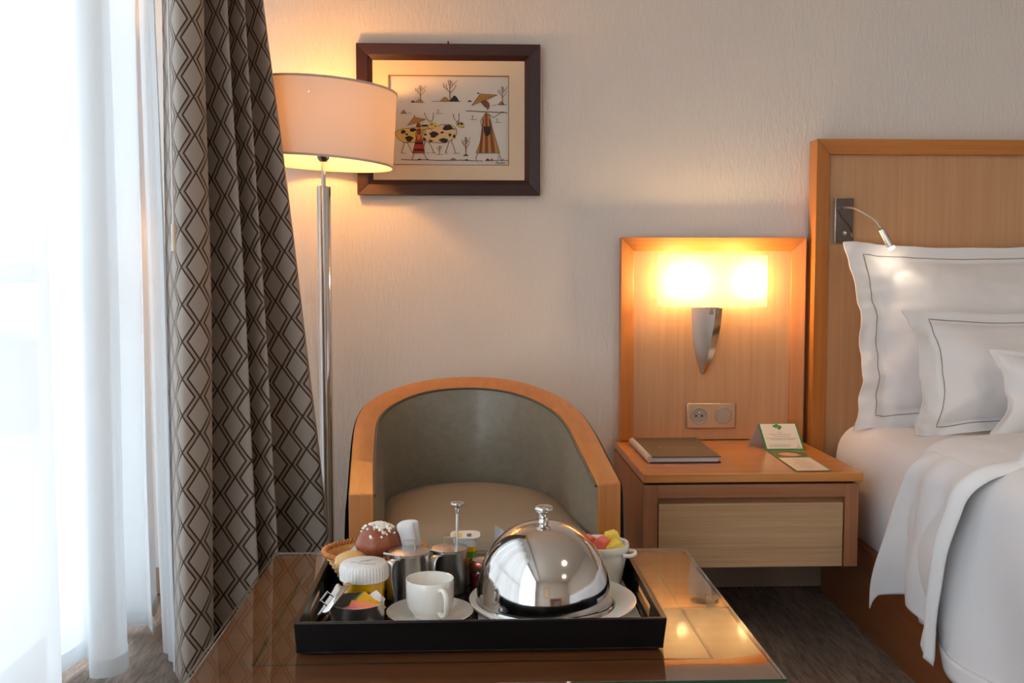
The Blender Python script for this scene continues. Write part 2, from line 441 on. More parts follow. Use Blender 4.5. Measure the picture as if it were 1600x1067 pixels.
for (x0, x1, y0, y1, zt, c), lb in zip(bl, nm):
    b = thing('building', lb, 'building', (x0, y0, -9))
    mm = mat('building render', rgb(*c), 0.9)
    make('wall', MB().box(x0, x1, y0, y1, -9, zt - .3), mm, b, smooth=False)
    make('roof', MB().box(x0 - .3, x1 + .3, y0 - .3, y1 + .3, zt - .3, zt), mm, b, smooth=False)
    for k in range(5):
        xw = x0 + (x1 - x0) * (k + 0.3) / 5
        make('window', MB().box(xw, xw + (x1 - x0) * .08, y0 - 0.05, y0 + .1, zt - 2.6, zt - 1.2), 'dark', b, smooth=False)

# added ceiling lamps for fill, unseen behind the viewer (fixtures for the two area lights)
for i, (lx, ly) in enumerate(((1.6, 0.3), (2.3, -1.3))):
    t = thing('added_fill_lamp', ['added round fill lamp on the ceiling over the foot of the bed', 'added round fill lamp on the ceiling near the far end of the room'][i], 'ceiling lamp', (lx, ly, CZ - 0.03))
    make('housing', MB().lathe([(0.0, 0.03), (0.20, 0.03), (0.20, 0), (0.185, -0.002)], (lx, ly, CZ - 0.03)), 'alu', t)
    make('diffuser', MB().lathe([(0.185, -0.002), (0.0, -0.003)], (lx, ly, CZ - 0.03)), mat('fill lamp diffuser', (1, .9, .8, 1), 0.6, emit=(1, .8, .6, 1), es=1.5), t)

# ------------------------------------------------------------------ mitred frame
def mitre_frame(parent, x0, x1, z0, z1, w, yf, yb, inner=0.012, mv='edge_v', mh='edge_h', bottom=True, name='frame_rail', dy=0.0, ly=0.0):
    """four pieces; front face from yf (outer) falling back by inner towards the opening"""
    def piece(a, b, c, d):  # outer a,b inner c,d as (x,z)
        f = [(a[0], yf, a[1]), (b[0], yf, b[1]), (c[0], yf + inner, c[1]), (d[0], yf + inner, d[1])]
        k = [(a[0], yb, a[1]), (b[0], yb, b[1]), (c[0], yb, c[1]), (d[0], yb, d[1])]
        m = MB(); m.add(f + k, [(0, 1, 2, 3), (7, 6, 5, 4), (0, 4, 5, 1), (1, 5, 6, 2), (2, 6, 7, 3), (3, 7, 4, 0)]); return m
    P = [(x0, z0), (x1, z0), (x1, z1), (x0, z1)]; Q = [(x0 + w, z0 + w), (x1 - w, z0 + w), (x1 - w, z1 - w), (x0 + w, z1 - w)]
    if not bottom: Q[0] = (x0 + w, z0); Q[1] = (x1 - w, z0)
    for i in range(4):
        if i == 0 and not bottom: continue
        j = (i + 1) % 4
        make(name, piece(P[i], P[j], Q[j], Q[i]), mh if i in (0, 2) else mv, parent, smooth=False, bevel=0.0015)

# ------------------------------------------------------------------ bed
BX = 1.10
bed = thing('bed', 'wide bed with wooden base and tall framed wooden headboard', 'bed', (1.06, 3.08, 0))
hb = make('headboard', MB().box(1.075, 3.0, 3.075, 3.10, 0.20, 1.40), 'panel', bed, smooth=False)
mitre_frame(hb, 1.057, 3.02, 0.228, 1.418, 0.045, 3.045, 3.112, 0.012, bottom=False)
bb = MB(); bb.hexa([(1.105, 3.07, 0), (1.05, 0.9, 0), (2.95, 0.9, 0), (2.95, 3.07, 0)], [(1.105, 3.07, .235), (1.05, 0.9, .235), (2.95, 0.9, .235), (2.95, 3.07, .235)])
bb.f = [f[::-1] for f in bb.f]
make('base', bb, 'bedbase', bed, smooth=False, bevel=0.004)
def bedx(y): return 1.075 + 0.02 * (y - 2.0)
def mattress(u, v):
    # u around the section from lower left over the top to the right, v along y
    y = 3.035 - v * 2.1
    x0 = bedx(y) + 0.02; hgt = 0.555; b = 0.236; r = 0.075
    L1 = hgt - b - r; L2 = r * PI / 2; L3 = 1.75
    s = u * (L1 + L2 + L3)
    yr = 0.0
    edge = max(0, 1 - v * 2.1 / 0.10)
    rz = -0.06 * edge ** 2
    crease = 0.006 * fn((y * 9, s * 2.5, 1)) * (1 if s < L1 + L2 else 0.3)
    if s < L1:
        k = s / L1
        return (x0 - crease - 0.008 * math.sin(k * PI) + 0.012 * (1 - k) ** 3 + 0.02 * edge ** 2, y, b + s + rz * k)
    if s < L1 + L2:
        a = (s - L1) / r
        return (x0 + r - r * math.cos(a) - crease + 0.02 * edge ** 2, y, hgt - r + r * math.sin(a) + rz)
    return (x0 + r + (s - L1 - L2) * (1.82 / 1.75), y, hgt + rz + 0.006 * fn((s * 3, y * 3, 0)))
make('mattress', MB().grid(mattress, 120, 120), 'cotton', bed, angle=180)

def duv_point(s, t, off, fold=0.0, topz=0.60):
    """s: arc from bed top edge (s>0 on top, s<0 hanging); t: y"""
    x0 = bedx(t) - 0.018; r = 0.085; q = r * PI / 2
    if s > 0:
        zz = topz + off
        x = x0 + r + s
        zz += 0.012 * (1 - math.exp(-s * 4)) + 0.010 * fn((x * 4, t * 4, 2)) + fold * .5
        return Vector((x, t, zz))
    if s > -q:
        a = -s / r
        return Vector((x0 + r - (r + off + fold) * math.sin(a), t, topz - r + (r + off) * math.cos(a)))
    d = -s - q
    return Vector((x0 - off - fold - 0.012 * math.sin(min(1, d / 0.35) * PI), t, topz - r - d))
duv = thing('duvet', 'thick white duvet spread over the lower part of the bed', 'duvet', (1.06, 1.4, 0.2))
def duvet_main(u, v):
    t = 2.36 - v * 1.85
    hem = -0.50 + 0.012 * math.sin(t * 9)
    s = hem + u * (1.9 - hem)
    d = max(0, -s - 0.10) / 0.40
    fold = d * (0.026 * math.sin(t * 11 + 3.6 * d + 1.5) + 0.018 * fn((t * 6, d * 1.2, 5))) + 0.012 * fn((t * 5 + s * 3, s * 4 - t * 2, 9)) + 0.012
    off = 0.0
    if v < 0.04: off = -0.045 * (1 - v / 0.04) ** 2
    return duv_point(s, t, off, fold, 0.612)
make('cover', MB().grid(duvet_main, 150, 190), 'cotton', duv, solid=0.012, angle=180)
# narrow hem band
def hemf(u, v):
    t = 2.30 - v * 1.8; p = duvet_main(0.0, (2.36 - t) / 1.85); q = duvet_main(0.018, (2.36 - t) / 1.85)
    return p + (q - p) * u * 1.0 + Vector((-0.009, 0, -0.002))
make('hem', MB().grid(hemf, 4, 150), 'cotton', duv, solid=0.006, angle=180)

sheet = thing('top_sheet', 'loose white sheet corner turned back and hanging over the bed side', 'sheet', (1.04, 2.2, 0.15))
def flap(u, v):
    # u: 0 rear (left in view) edge .. 1 front folded edge ; v: 0 on the bed top .. 1 hem
    s = 0.55 - v * 1.0
    k = max(0, min(1, -s / 0.45))        # 0 at edge, 1 at hem
    hem = 0.462 - 0.035 * math.sin(min(1, u / 0.62) * PI) ** 1.0 * (1 if u < .62 else 0) + 0.025 * max(0, (u - 0.62) / 0.38) ** 1.5
    if s < 0: s = -k * hem / 1.0
    tl = 2.255 + (0.165 * k ** 0.8 if s < 0 else 0.10 * min(1, s * 2.0))
    tr = 2.00 + (0.06 * k if s < 0 else -0.30 * min(1, s * 1.7))
    t = tl + (tr - tl) * u
    fold = 0.030 + k * (0.022 * math.sin(u * 15 + 1.2) + 0.016 * math.sin(u * 7 + k * 2)) + 0.010 * fn((u * 5 + k, v * 7, 3))
    # rolled front edge stands off
    fold += 0.028 * max(0, (u - 0.86) / 0.14) ** 1.2 * (0.4 + k)
    if s > 0: fold = 0.022 + 0.008 * fn((u * 4, s * 6, 7)) + 0.02 * max(0, (u - .9) / .1)
    return duv_point(s, t, 0.0, fold, 0.607 if u > 0.08 else 0.607 - 0.03 * (1 - u / 0.08))
make('sheet_corner', MB().grid(flap, 110, 150), 'cotton', sheet, solid=0.004, angle=180)
def rollb(u, v):
    a = flap(1.0, v); b = flap(0.93, v)
    k = max(0, min(1, v * 1.0))
    off = Vector((-0.012 - 0.016 * math.sin(u * PI), -(0.055 + 0.02 * math.sin(v * 5)) * u * (1 - 0.35 * max(0, v - .8) / .2), 0.014 * math.sin(u * PI) + 0.02 * u))
    return a + off - Vector((0, 0, 0.02 * u))
make('turned_hem', MB().grid(rollb, 10, 120), 'cotton', sheet, solid=0.004, angle=180)

# ------------------------------------------------------------------ pillows
def pillow(name, label, bl, tl, width, thick, seed, flange=0.13, lean=None, pin=(.05, .038), piping=True, bottom_y=None, wr=1.0, xskew=0.0):
    """bl, tl: world lower-left and upper-left corners; runs +x by width"""
    bl, tl = Vector(bl), Vector(tl)
    ex = Vector((1, 0.02, 0)).normalized(); ey = (tl - bl); hgt = ey.length; ey.normalize(); ez = ex.cross(ey).normalized()
    if ez.y > 0: ez = -ez   # towards viewer
    t = thing(name, label, 'pillow', bl)
    fl = flange
    def base(a, b):
        # a,b in 0..1
        inx = 0.040 * math.sin(PI * b); iny = 0.018 * math.sin(PI * a)
        x = a * width + inx * (1 - 2 * a); y = b * hgt + iny * (1 - 2 * b)
        return x, y
    def surf(a, b, sgn):
        x, y = base(a, b)
        da = min(a, 1 - a) * width; db = min(b, 1 - b) * hgt
        f = max(0, min(1, (da - fl * 0.45) / (0.33 * hgt))); g = max(0, min(1, (db - fl * 0.30) / (0.36 * hgt)))
        h = thick * (math.sin(f * PI / 2) ** 0.75) * (math.sin(g * PI / 2) ** 0.75)
        edge = 1 - min(1, min(da, db) / 0.07)
        w = wr * (0.016 * fn((x * 9, y * 14, seed)) + 0.008 * fn((x * 24, y * 30, seed + 4))) * (0.5 + 1.2 * max(0, 1 - da / 0.15)) * (1.2 - b * 0.7)
        crump = wr * 0.018 * fn((y * 16, seed, 1.3)) * max(0, 1 - da / 0.12) * (1.15 - b)
        return bl + ex * (x + crump) + ey * (y + w * 0.3) + ez * (sgn * (h + 0.004) + w) + Vector((0, 0, 0))
    n = 90
    m = MB(); m.grid(lambda a, b: surf(a, b, 1), n, n); m.grid(lambda a, b: surf(1 - a, b, -0.7), n, n)
    # close rim
    rim = [(i / n, 0) for i in range(n)] + [(1, i / n) for i in range(n)] + [(1 - i / n, 1) for i in range(n)] + [(0, 1 - i / n) for i in range(n)]
    vs = []; 
    for a, b in rim: vs += [surf(a, b, 1), surf(a, b, -0.7)]
    k = len(rim); m.add(vs, [(2 * i, 2 * i + 1, (2 * i + 3) % (2 * k), (2 * i + 2) % (2 * k)) for i in range(k)])
    make('pillowcase', m, 'cotton2', t, angle=180)
    if piping:
        fa = pin[0] / width; fb = pin[1] / hgt
        pts = []
        for i in range(60): pts.append((fa + (1 - 2 * fa) * i / 60, fb))
        for i in range(60): pts.append((1 - fa, fb + (1 - 2 * fb) * i / 60))
        for i in range(60): pts.append((1 - fa - (1 - 2 * fa) * i / 60, 1 - fb))
        for i in range(60): pts.append((fa, 1 - fb - (1 - 2 * fb) * i / 60))
        make('piping', MB().tube([surf(a, b, 1) + ez * 0.0015 for a, b in pts], 0.0012, 6, closed=True), 'piping', t)
    return t
pillow('pillow', 'large white piped pillow leaning on the headboard behind the others', (1.125, 2.86, 0.545), (1.126, 3.0, 1.100), 0.80, 0.075, 3.1, 0.17)
pillow('pillow', 'medium white piped pillow in front of the largest pillow', (1.232, 2.70, 0.55), (1.228, 2.80, 0.905), 0.62, 0.06, 8.4, 0.12, pin=(.062, .028))
pillow('pillow', 'smallest plain white pillow at the right edge, foremost of three', (1.372, 2.55, 0.565), (1.385, 2.61, 0.805), 0.42, 0.055, 5.7, 0.04, piping=False)

# ------------------------------------------------------------------ nightstand and its wall panel
ns = thing('nightstand', 'wall-hung wooden nightstand with pale drawer beside the bed', 'nightstand', (0.45, 2.57, 0.226))
NF, NB = 2.572, 3.112
make('top', MB().box(0.447, 1.034, NF - 0.004, NB, 0.456, 0.480), 'top', ns, smooth=False, bevel=0.002)
make('spacer', MB().box(0.462, 1.012, NF + 0.012, NB, 0.449, 0.4565), 'dark', ns, smooth=False)
make('side_panel', MB().box(0.448, 0.487, NF + 0.001, NB, 0.226, 0.449), 'front', ns, smooth=False, bevel=0.001)
make('side_panel', MB().box(0.988, 1.024, NF + 0.001, NB, 0.226, 0.449), 'front', ns, smooth=False, bevel=0.001)
make('top_rail', MB().box(0.487, 0.988, NF + 0.001, NB - 0.3, 0.414, 0.449), 'fronth', ns, smooth=False, bevel=0.001)
make('finger_recess', MB().box(0.487, 0.988, NF + 0.022, NF + 0.03, 0.39, 0.414), 'fronth', ns, smooth=False)
dr = make('drawer', MB().box(0.490, 0.984, NF + 0.004, NF + 0.022, 0.226, 0.398), 'drawer', ns, smooth=False, bevel=0.001)
make('drawer_box', MB().box(0.50, 0.975, NF + 0.022, NB - 0.02, 0.235, 0.385), 'dark', dr, smooth=False)

wp = thing('wall_panel', 'framed wooden wall panel carrying the sconce above the nightstand', 'panel', (0.461, 3.10, 0.48))
make('veneer', MB().box(0.475, 1.028, 3.098, 3.118, 0.483, 1.105), 'panel', wp, smooth=False)
mitre_frame(wp, 0.461, 1.041, 0.482, 1.118, 0.042, 3.076, 3.117, 0.014, bottom=False)

# ------------------------------------------------------------------ socket and switch plate
sk = thing('socket_plate', 'champagne wall plate with one socket and one round switch', 'socket', (0.75, 3.095, 0.56))
make('plate', MB().box(0.673, 0.829, 3.088, 3.098, 0.519, 0.599), 'brush', sk, bevel=0.003)
for cx, nmx in ((0.712, 'socket'), (0.790, 'switch')):
    R = Matrix.Rotation(PI / 2, 3, 'X')
    if nmx == 'socket':
        o = make('socket', MB().lathe([(0.027, 0.0), (0.0265, 0.0035), (0.0245, 0.004), (0.0235, 0.001), (0.0225, -0.0), (0.0, -0.0)], (cx, 3.0873, 0.559), rot=R), 'grey', sk)
        for dx, dz, rr in ((-0.0095, 0.0, 0.0032), (0.0095, 0.0, 0.0032)):
            make('hole', MB().lathe([(rr, 0.0), (0.0, 0.0006)], (cx + dx, 3.0865, 0.559 + dz), 12, rot=R), 'pin', o)
        make('earth_pin', MB().lathe([(0.0024, 0.0), (0.0024, 0.008), (0, 0.009)], (cx, 3.0875, 0.570), 12, rot=R), 'chrome', o)
    else:
        o = make('switch', MB().lathe([(0.027, 0.0), (0.0265, 0.0035), (0.0245, 0.004), (0.0238, 0.002), (0.0232, 0.0035), (0.0, 0.0055)], (cx, 3.0873, 0.559), rot=R), 'grey', sk)

# ------------------------------------------------------------------ sconce
sc = thing('wall_sconce', 'lit wall sconce with curved frosted glass shade and chrome wedge', 'sconce', (0.735, 3.097, 0.90))
def glassf(u, v):
    x = 0.560 + u * 0.342
    yy = 3.030 - 0.055 * math.sin((0.12 + 0.80 * u) * PI)
    return (x, yy, 0.906 - 0.004 * u + v * 0.159)
gl = make('glass_shade', MB().grid(glassf, 40, 10), 'sconceglass', sc, angle=180)
M['bulb'] = mat('warm bulb', (1, .8, .5, 1), 0.5, emit=(1.0, 0.64, 0.30, 1), es=165.0)
for bx in (0.655, 0.842):
    b = make('bulb', MB().sphere((bx, 3.032, 0.982), 0.017, 16, sc=(1, 1, 1.25)), 'bulb', sc, angle=180)
    make('lamp_holder', MB().lathe([(0.011, 0), (0.012, 0.028), (0.009, 0.032)], (bx, 3.032, 0.928), 16, cap0=True, cap1=True), 'alu', sc)
make('bracket', MB().box(0.62, 0.875, 3.035, 3.043, 0.918, 0.928).box(0.73, 0.76, 3.04, 3.097, 0.88, 0.93), 'chrome', sc, bevel=0.001)
for zz in (0.925, 1.042):
    R = Matrix.Rotation(PI / 2, 3, 'X')
    make('screw', MB().lathe([(0.0035, -0.05), (0.0035, 0.004), (0.006, 0.004), (0.006, 0.008), (0, 0.009)], (0.566, 3.02, zz), 14, rot=R), 'chrome', sc)
wg = MB(); prof = []
Lx = [0.686, 0.688, 0.692, 0.702, 0.719]; Rx = [0.748, 0.745, 0.739, 0.732, 0.7235]; Bx = [0.776, 0.773, 0.766, 0.753, 0.728]; dp = [0.062, 0.056, 0.046, 0.032, 0.008]
zs = [0.898, 0.85, 0.80, 0.745, 0.690]
def w5(arr, t):
    p = t * 4; i = min(3, int(p)); k = p - i
    p0 = arr[max(0, i - 1)]; p1 = arr[i]; p2 = arr[i + 1]; p3 = arr[min(4, i + 2)]
    return 0.5 * ((2 * p1) + (p2 - p0) * k + (2 * p0 - 5 * p1 + 4 * p2 - p3) * k * k + (3 * p1 - p0 - 3 * p2 + p3) * k ** 3)
for i in range(25):
    t = i / 24; l, r, b, d, z = (w5(a, t) for a in (Lx, Rx, Bx, dp, zs))
    mid = (l + r) / 2
    prof.append([(l, 3.097, z), (l + (r - l) * .25, 3.097 - d * .30, z), (l + (r - l) * .5, 3.097 - d * .56, z), (l + (r - l) * .75, 3.097 - d * .79, z), (r, 3.097 - d, z), ((r * .12 + b * .88), 3.097 - d * .74, z), (b, 3.097, z)])
vs = [p for row in prof for p in row]; fs = [(i * 7 + k, (i + 1) * 7 + k, (i + 1) * 7 + k + 1, i * 7 + k + 1) for i in range(24) for k in range(6)]
fs += [(0, 1, 2, 3, 4, 5, 6), tuple(24 * 7 + k for k in range(7))[::-1]]
wg.add(vs, fs); wg.mi = [1 if (n_ < 144 and n_ % 6 == 4) else 0 for n_ in range(len(fs))]; make('wedge', wg, ['satin', 'chrome'], sc, angle=28)
for zz in (0.902, 0.9055):
    make('cap_plate', MB().lathe([(0.0, 0), (0.046, 0), (0.046, 0.0015), (0, 0.0015)], (0.732, 3.06, zz), 40, 1.0, 0.72), 'chrome', sc)

# ------------------------------------------------------------------ reading lamp
rl = thing('reading_lamp', 'small chrome gooseneck reading lamp on the headboard, lit', 'reading lamp', (1.152, 3.07, 1.17))
M['chromedark'] = mat('dark mirror chrome', (0.22, 0.20, 0.19, 1), 0.04, 1.0)
make('wall_plate', MB().box(1.124, 1.180, 3.058, 3.075, 1.102, 1.238), 'chromedark', rl, bevel=0.002)
make('plate_edge', MB().box(1.1215, 1.1245, 3.056, 3.076, 1.100, 1.240), 'chrome', rl, bevel=0.0008)
pa = [PY(1319, 325, 3.056), PY(1320, 324, 3.03), PY(1336, 326, 2.99), PY(1355, 336, 2.96), PY(1368, 346, 2.95), PY(1377, 358, 2.945)]
make('gooseneck', MB().tube(catmull(pa, 8), 0.0032, 10), 'satin', rl)
p0, p1 = PY(1376, 357, 2.945), PY(1392, 386, 2.935); R = (p1 - p0).to_track_quat('Z', 'Y').to_matrix()
Lh = (p1 - p0).length
make('lamp_head', MB().lathe([(0.004, 0), (0.0095, 0.004), (0.0105, 0.01), (0.0105, Lh)], tuple(p0), 20, rot=R, cap0=True), 'satin', rl)
M['led'] = mat('lit lens', (1, .9, .8, 1), 0.3, emit=(1.0, 0.82, 0.62, 1), es=28.0)
make('lens', MB().lathe([(0.0098, 0), (0.0098, 0.006), (0.008, 0.0095), (0, 0.010)], tuple(p0 + (p1 - p0) * 0.97), 20, rot=R), 'led', rl)
R2 = Matrix.Rotation(PI / 2, 3, 'X')
make('toggle_switch', MB().lathe([(0.006, 0), (0.006, 0.004), (0.002, 0.004), (0.0018, 0.014), (0, 0.015)], (1.152, 3.058, 1.131), 14, rot=R2), 'chrome', rl)
sp = bpy.data.lights.new('reading_lamp_beam', 'SPOT'); sp.energy = 0.12; sp.color = (1, .78, .55); sp.spot_size = 1.3; sp.spot_blend = 0.6; sp.shadow_soft_size = 0.008
so = bpy.data.objects.new('reading_lamp_beam', sp); COL.objects.link(so); so.location = p0 + (p1 - p0) * 1.45; so.rotation_euler = (p0 - p1).to_track_quat('Z', 'Y').to_euler()

# ------------------------------------------------------------------ framed picture
pic = thing('framed_picture', 'framed folk painting of two herders and spotted cattle above the armchair', 'picture', (-0.07, 3.11, 1.245))
X0, X1, Z0, Z1 = -0.351, 0.210, 1.246, 1.704
pm = rgb(52, 22, 20)
for (w_, a, b, i_) in ((0.030, 0.0, 0.0, 0.003),):
    mitre_frame(pic, X0, X1, Z0, Z1, 0.034, 3.088, 3.112, 0.004, 'mahog', 'mahog')
    mitre_frame(pic, X0 + .033, X1 - .033, Z0 + .033, Z1 - .033, 0.016, 3.095, 3.112, 0.010, 'mahog', 'mahog', name='inner_moulding')
M['mat'] = mat('cream linen mount', rgb(222, 200, 170), 0.85)
# art opening
ax0, az1 = PY(606.5, 117, 3.108)[0], PY(606.5, 117, 3.108)[2]
ax1, az0 = PY(795.4, 259, 3.108)[0], PY(795.4, 259, 3.108)[2]
mitre_frame(pic, X0 + .045, X1 - .045, Z0 + .045, Z1 - .045, 0.006, 3.1045, 3.112, 0.0, 'mat', 'mat', name='mount_edge')
mo = MB(); xo0, xo1, zo0, zo1 = X0 + .048, X1 - .048, Z0 + .048, Z1 - .048
mo.box(xo0, ax0, 3.1040, 3.110, zo0, zo1); mo.box(ax1, xo1, 3.1040, 3.110, zo0, zo1); mo.box(ax0, ax1, 3.1040, 3.110, zo0, az0); mo.box(ax0, ax1, 3.1040, 3.110, az1, zo1)
make('mount', mo, 'mat', pic, smooth=False)
M['bevel'] = mat('gilt mount bevel', rgb(150, 112, 62), 0.5)
bv = MB()
for (a, b, c, d) in ((ax0, ax1, az0, az0 + .0022), (ax0, ax1, az1 - .0022, az1), (ax0, ax0 + .0022, az0, az1), (ax1 - .0022, ax1, az0, az1)): bv.box(a, b, 3.1042, 3.1116, c, d)
make('mount_bevel', bv, 'bevel', pic, smooth=False)
make('backing', MB().box(xo0, xo1, 3.1125, 3.118, zo0, zo1), mat('painting ground', rgb(214, 208, 198), 0.7), pic, smooth=False)
make('nail', MB().tube([(-0.072, 3.12, 1.712), (-0.072, 3.105, 1.714)], 0.002, 8), 'dark', pic)
def A(x, y, yy=3.1118):
    return (ax0 + (x - 45) / 1300 * (ax1 - ax0), yy, az1 - (y - 50) / 975 * (az1 - az0))
art = MB(); INK, OCH, SPOT, HIDE, RED, BRN, BRD, YEL, GRN = range(9)
amats = [mat('ink', rgb(38, 26, 24), .6), mat('ochre paint', rgb(176, 130, 56), .6), mat('black brown paint', rgb(42, 30, 30), .6), mat('hide cream paint', rgb(214, 186, 140), .6),
         mat('red paint', rgb(168, 44, 34), .6), mat('red brown paint', rgb(130, 62, 40), .6), mat('branch paint', rgb(112, 58, 48), .6), mat('yellow hide paint', rgb(208, 182, 100), .6), mat('orange brown paint', rgb(168, 104, 62), .6)]
_lay = [0]
def poly(pts, mi, out=True, w=4):
    _lay[0] += 1; yy = 3.1118 - _lay[0] * 0.000008
    art.add([A(x, y, yy) for x, y in pts], [tuple(range(len(pts)))], mi)
    if out: line(list(pts) + [pts[0]], w)
def line(pts, w=5, mi=0):
    _lay[0] += 1; yy = 3.1117 - _lay[0] * 0.000008
    for (a, b) in zip(pts, pts[1:]):
        d = Vector((b[0] - a[0], b[1] - a[1])); L = d.length or 1; nx, ny = -d.y / L * w / 2, d.x / L * w / 2
        ex, ey = d.x / L * w * .3, d.y / L * w * .3
        art.add([A(a[0] + nx - ex, a[1] + ny - ey, yy), A(b[0] + nx + ex, b[1] + ny + ey, yy), A(b[0] - nx + ex, b[1] - ny + ey, yy), A(a[0] - nx - ex, a[1] - ny - ey, yy)], [(0, 1, 2, 3)], mi)
def smooth2(pts, n=5): return [(p.x, p.y) for p in catmull([Vector((a, b, 0)) for a, b in pts], n, True)]
def blob(cx, cy, rx, ry, mi, sd=0, out=False):
    poly([(cx + rx * math.cos(a) * (1 + .22 * math.sin(3 * a + sd)), cy + ry * math.sin(a) * (1 + .18 * math.cos(2 * a + sd))) for a in [2 * PI * i / 18 for i in range(18)]], mi, out, 3)
def mound(x0, x1, yb, h, mi): poly([(x0, yb), (x0 + (x1 - x0) * .3, yb - h * .7), (x0 + (x1 - x0) * .5, yb - h), (x0 + (x1 - x0) * .72, yb - h * .75), (x1, yb)], mi, True, 3)
def tree(x, yb, h, sx=1.0):
    s_ = h / 220
    line([(x, yb), (x - 3 * s_, yb - h * .5), (x + 2 * s_, yb - h)], 7 * s_ + 2, BRD)
    for (a, b, c, d) in ((-2, .42, -60, .68), (-60, .68, -72, .85), (-30, .55, -42, .82), (0, .38, 50, .62), (50, .62, 62, .78), (0, .62, 45, .85), (45, .85, 75, .98), (20, .72, 18, .95), (-55, .66, -75, .70), (-12, .75, -20, 1.0)):
        line([(x + a * s_ * sx, yb - h * b), (x + c * s_ * sx, yb - h * d)], 4 * s_ + 1.5, BRD)
# tops
tree(390, 330, 170); mound(330, 420, 340, 32, OCH); mound(284, 330, 338, 16, SPOT); line([(284, 340), (430, 341)], 4)
tree(708, 325, 225); mound(600, 705, 328, 48, OCH); mound(704, 806, 328, 64, SPOT); line([(515, 332), (560, 328), (830, 328)], 4)
tree(1275, 355, 190, .8); mound(1226, 1296, 360, 36, GRN); line([(1160, 368), (1210, 362)], 4); line([(1222, 362), (1320, 361)], 4); mound(893, 945, 330, 14, SPOT)
mound(178, 235, 462, 36, GRN); line([(170, 462), (290, 458)], 4); line([(170, 342), (185, 342)], 4)
for (x, y) in ((578, 458), (950, 522), (1216, 552)): line([(x, y), (x, y - 45)], 4, BRD); line([(x, y - 22), (x - 12, y - 38)], 3, BRD); line([(x, y - 20), (x + 12, y - 36)], 3, BRD); line([(x - 25, y), (x + 42, y + 2)], 4)
# back cow
cow2 = smooth2([(120, 660), (180, 632), (260, 622), (340, 610), (400, 590), (470, 610), (520, 660), (480, 740), (350, 765), (220, 775), (165, 750), (120, 700)])
poly(cow2, YEL); blob(200, 660, 26, 22, SPOT, 1); blob(305, 640, 38, 18, SPOT, 2); blob(265, 735, 42, 28, SPOT, 3); blob(240, 688, 16, 10, SPOT, 4); blob(435, 592, 40, 12, SPOT, 1)
for l in ([(215, 775), (180, 890)], [(240, 770), (300, 890)], [(440, 750), (420, 830)]): line(l, 6)
line([(180, 890), (225, 892)], 4)
# front cow
cow1 = smooth2([(410, 700), (415, 650), (450, 628), (520, 622), (600, 585), (680, 578), (745, 595), (778, 640), (770, 690), (730, 740), (650, 775), (540, 775), (470, 770), (430, 745)])
poly(cow1, HIDE, True, 5); blob(680, 612, 52, 34, SPOT, .5); blob(530, 688, 48, 30, SPOT, 2.5); blob(640, 752, 48, 24, SPOT, 4); blob(497, 757, 22, 12, SPOT, 1); blob(705, 692, 16, 16, SPOT, 3); blob(620, 665, 20, 10, SPOT, 2); blob(752, 706, 14, 20, SPOT, 5); blob(440, 690, 16, 12, SPOT, 0); blob(750, 628, 12, 8, SPOT, 0); blob(428, 738, 16, 14, SPOT, 2)
for l in ([(480, 770), (535, 890)], [(695, 765), (655, 885)], [(720, 755), (768, 890)]): line(l, 6)
for l in ([(505, 885), (550, 890)], [(655, 895), (680, 890)], [(735, 892), (810, 890)], [(445, 888), (485, 886)]): line(l, 4)
# heads and horns
poly(smooth2([(775, 560), (800, 545), (835, 560), (858, 595), (845, 612), (810, 605), (780, 590)]), YEL); blob(798, 570, 14, 12, SPOT, 1); blob(832, 570, 16, 12, SPOT, 2)
line([(740, 465), (748, 505), (770, 540), (790, 545), (803, 520), (805, 460)], 6)
poly(smooth2([(480, 560), (520, 552), (560, 570), (570, 600), (520, 620), (480, 600)]), YEL, False); blob(510, 578, 12, 8, SPOT, 0); blob(548, 598, 8, 8, SPOT, 0)
line([(432, 455), (445, 500), (480, 545), (508, 545), (525, 510), (527, 450)], 6)
# small herder
poly([(355, 630), (380, 625), (395, 700), (415, 790), (432, 890), (300, 892), (325, 790), (345, 700)], RED)
poly([(333, 770), (408, 770), (412, 795), (326, 795)], SPOT, False); poly([(318, 845), (422, 842), (427, 868), (310, 866)], SPOT, False); poly([(350, 690), (388, 690), (384, 740), (356, 740)], OCH, False)
blob(365, 588, 24, 32, BRN, 0); poly([(245, 590), (320, 502), (445, 525), (350, 558)], OCH); blob(322, 490, 8, 8, SPOT)
line([(345, 640), (330, 700), (345, 730)], 5); line([(380, 620), (395, 660), (430, 680), (445, 650), (400, 630)], 5)
line([(320, 890), (292, 955), (300, 964)], 6); line([(420, 890), (455, 960), (472, 955)], 6)
# tall herder
poly([(1095, 445), (1130, 470), (1165, 620), (1210, 770), (1245, 885), (985, 888), (1030, 770), (1055, 620), (1060, 500)], OCH)
for (a, b, c, d) in ((1085, 1110, 1085, 1120), (1062, 1075, 1030, 1050), (1128, 1145, 1165, 1195), ): poly([(a, 460 if a == 1085 else 520), (b, 460 if a == 1085 else 520), (d, 884), (c - 12 if a != 1085 else c, 884)], BRN, False)
poly([(1072, 600), (1145, 598), (1140, 670), (1115, 702), (1088, 690), (1075, 655)], SPOT)
poly(smooth2([(1040, 325), (1090, 318), (1125, 345), (1130, 390), (1110, 400), (1075, 375)]), BRN); poly([(940, 372), (1035, 245), (1218, 255), (1080, 318)], OCH)
for k in range(6): line([(1030 + k * 26, 256 + k * 2), (980 + k * 34, 340 - k * 12)], 3)
blob(1012, 238, 12, 9, SPOT); line([(880, 430), (1325, 447)], 7); line([(1085, 460), (1035, 540), (1050, 600)], 5); line([(1110, 455), (1180, 500), (1270, 438), (1290, 442)], 6); blob(1112, 412, 12, 6, SPOT)
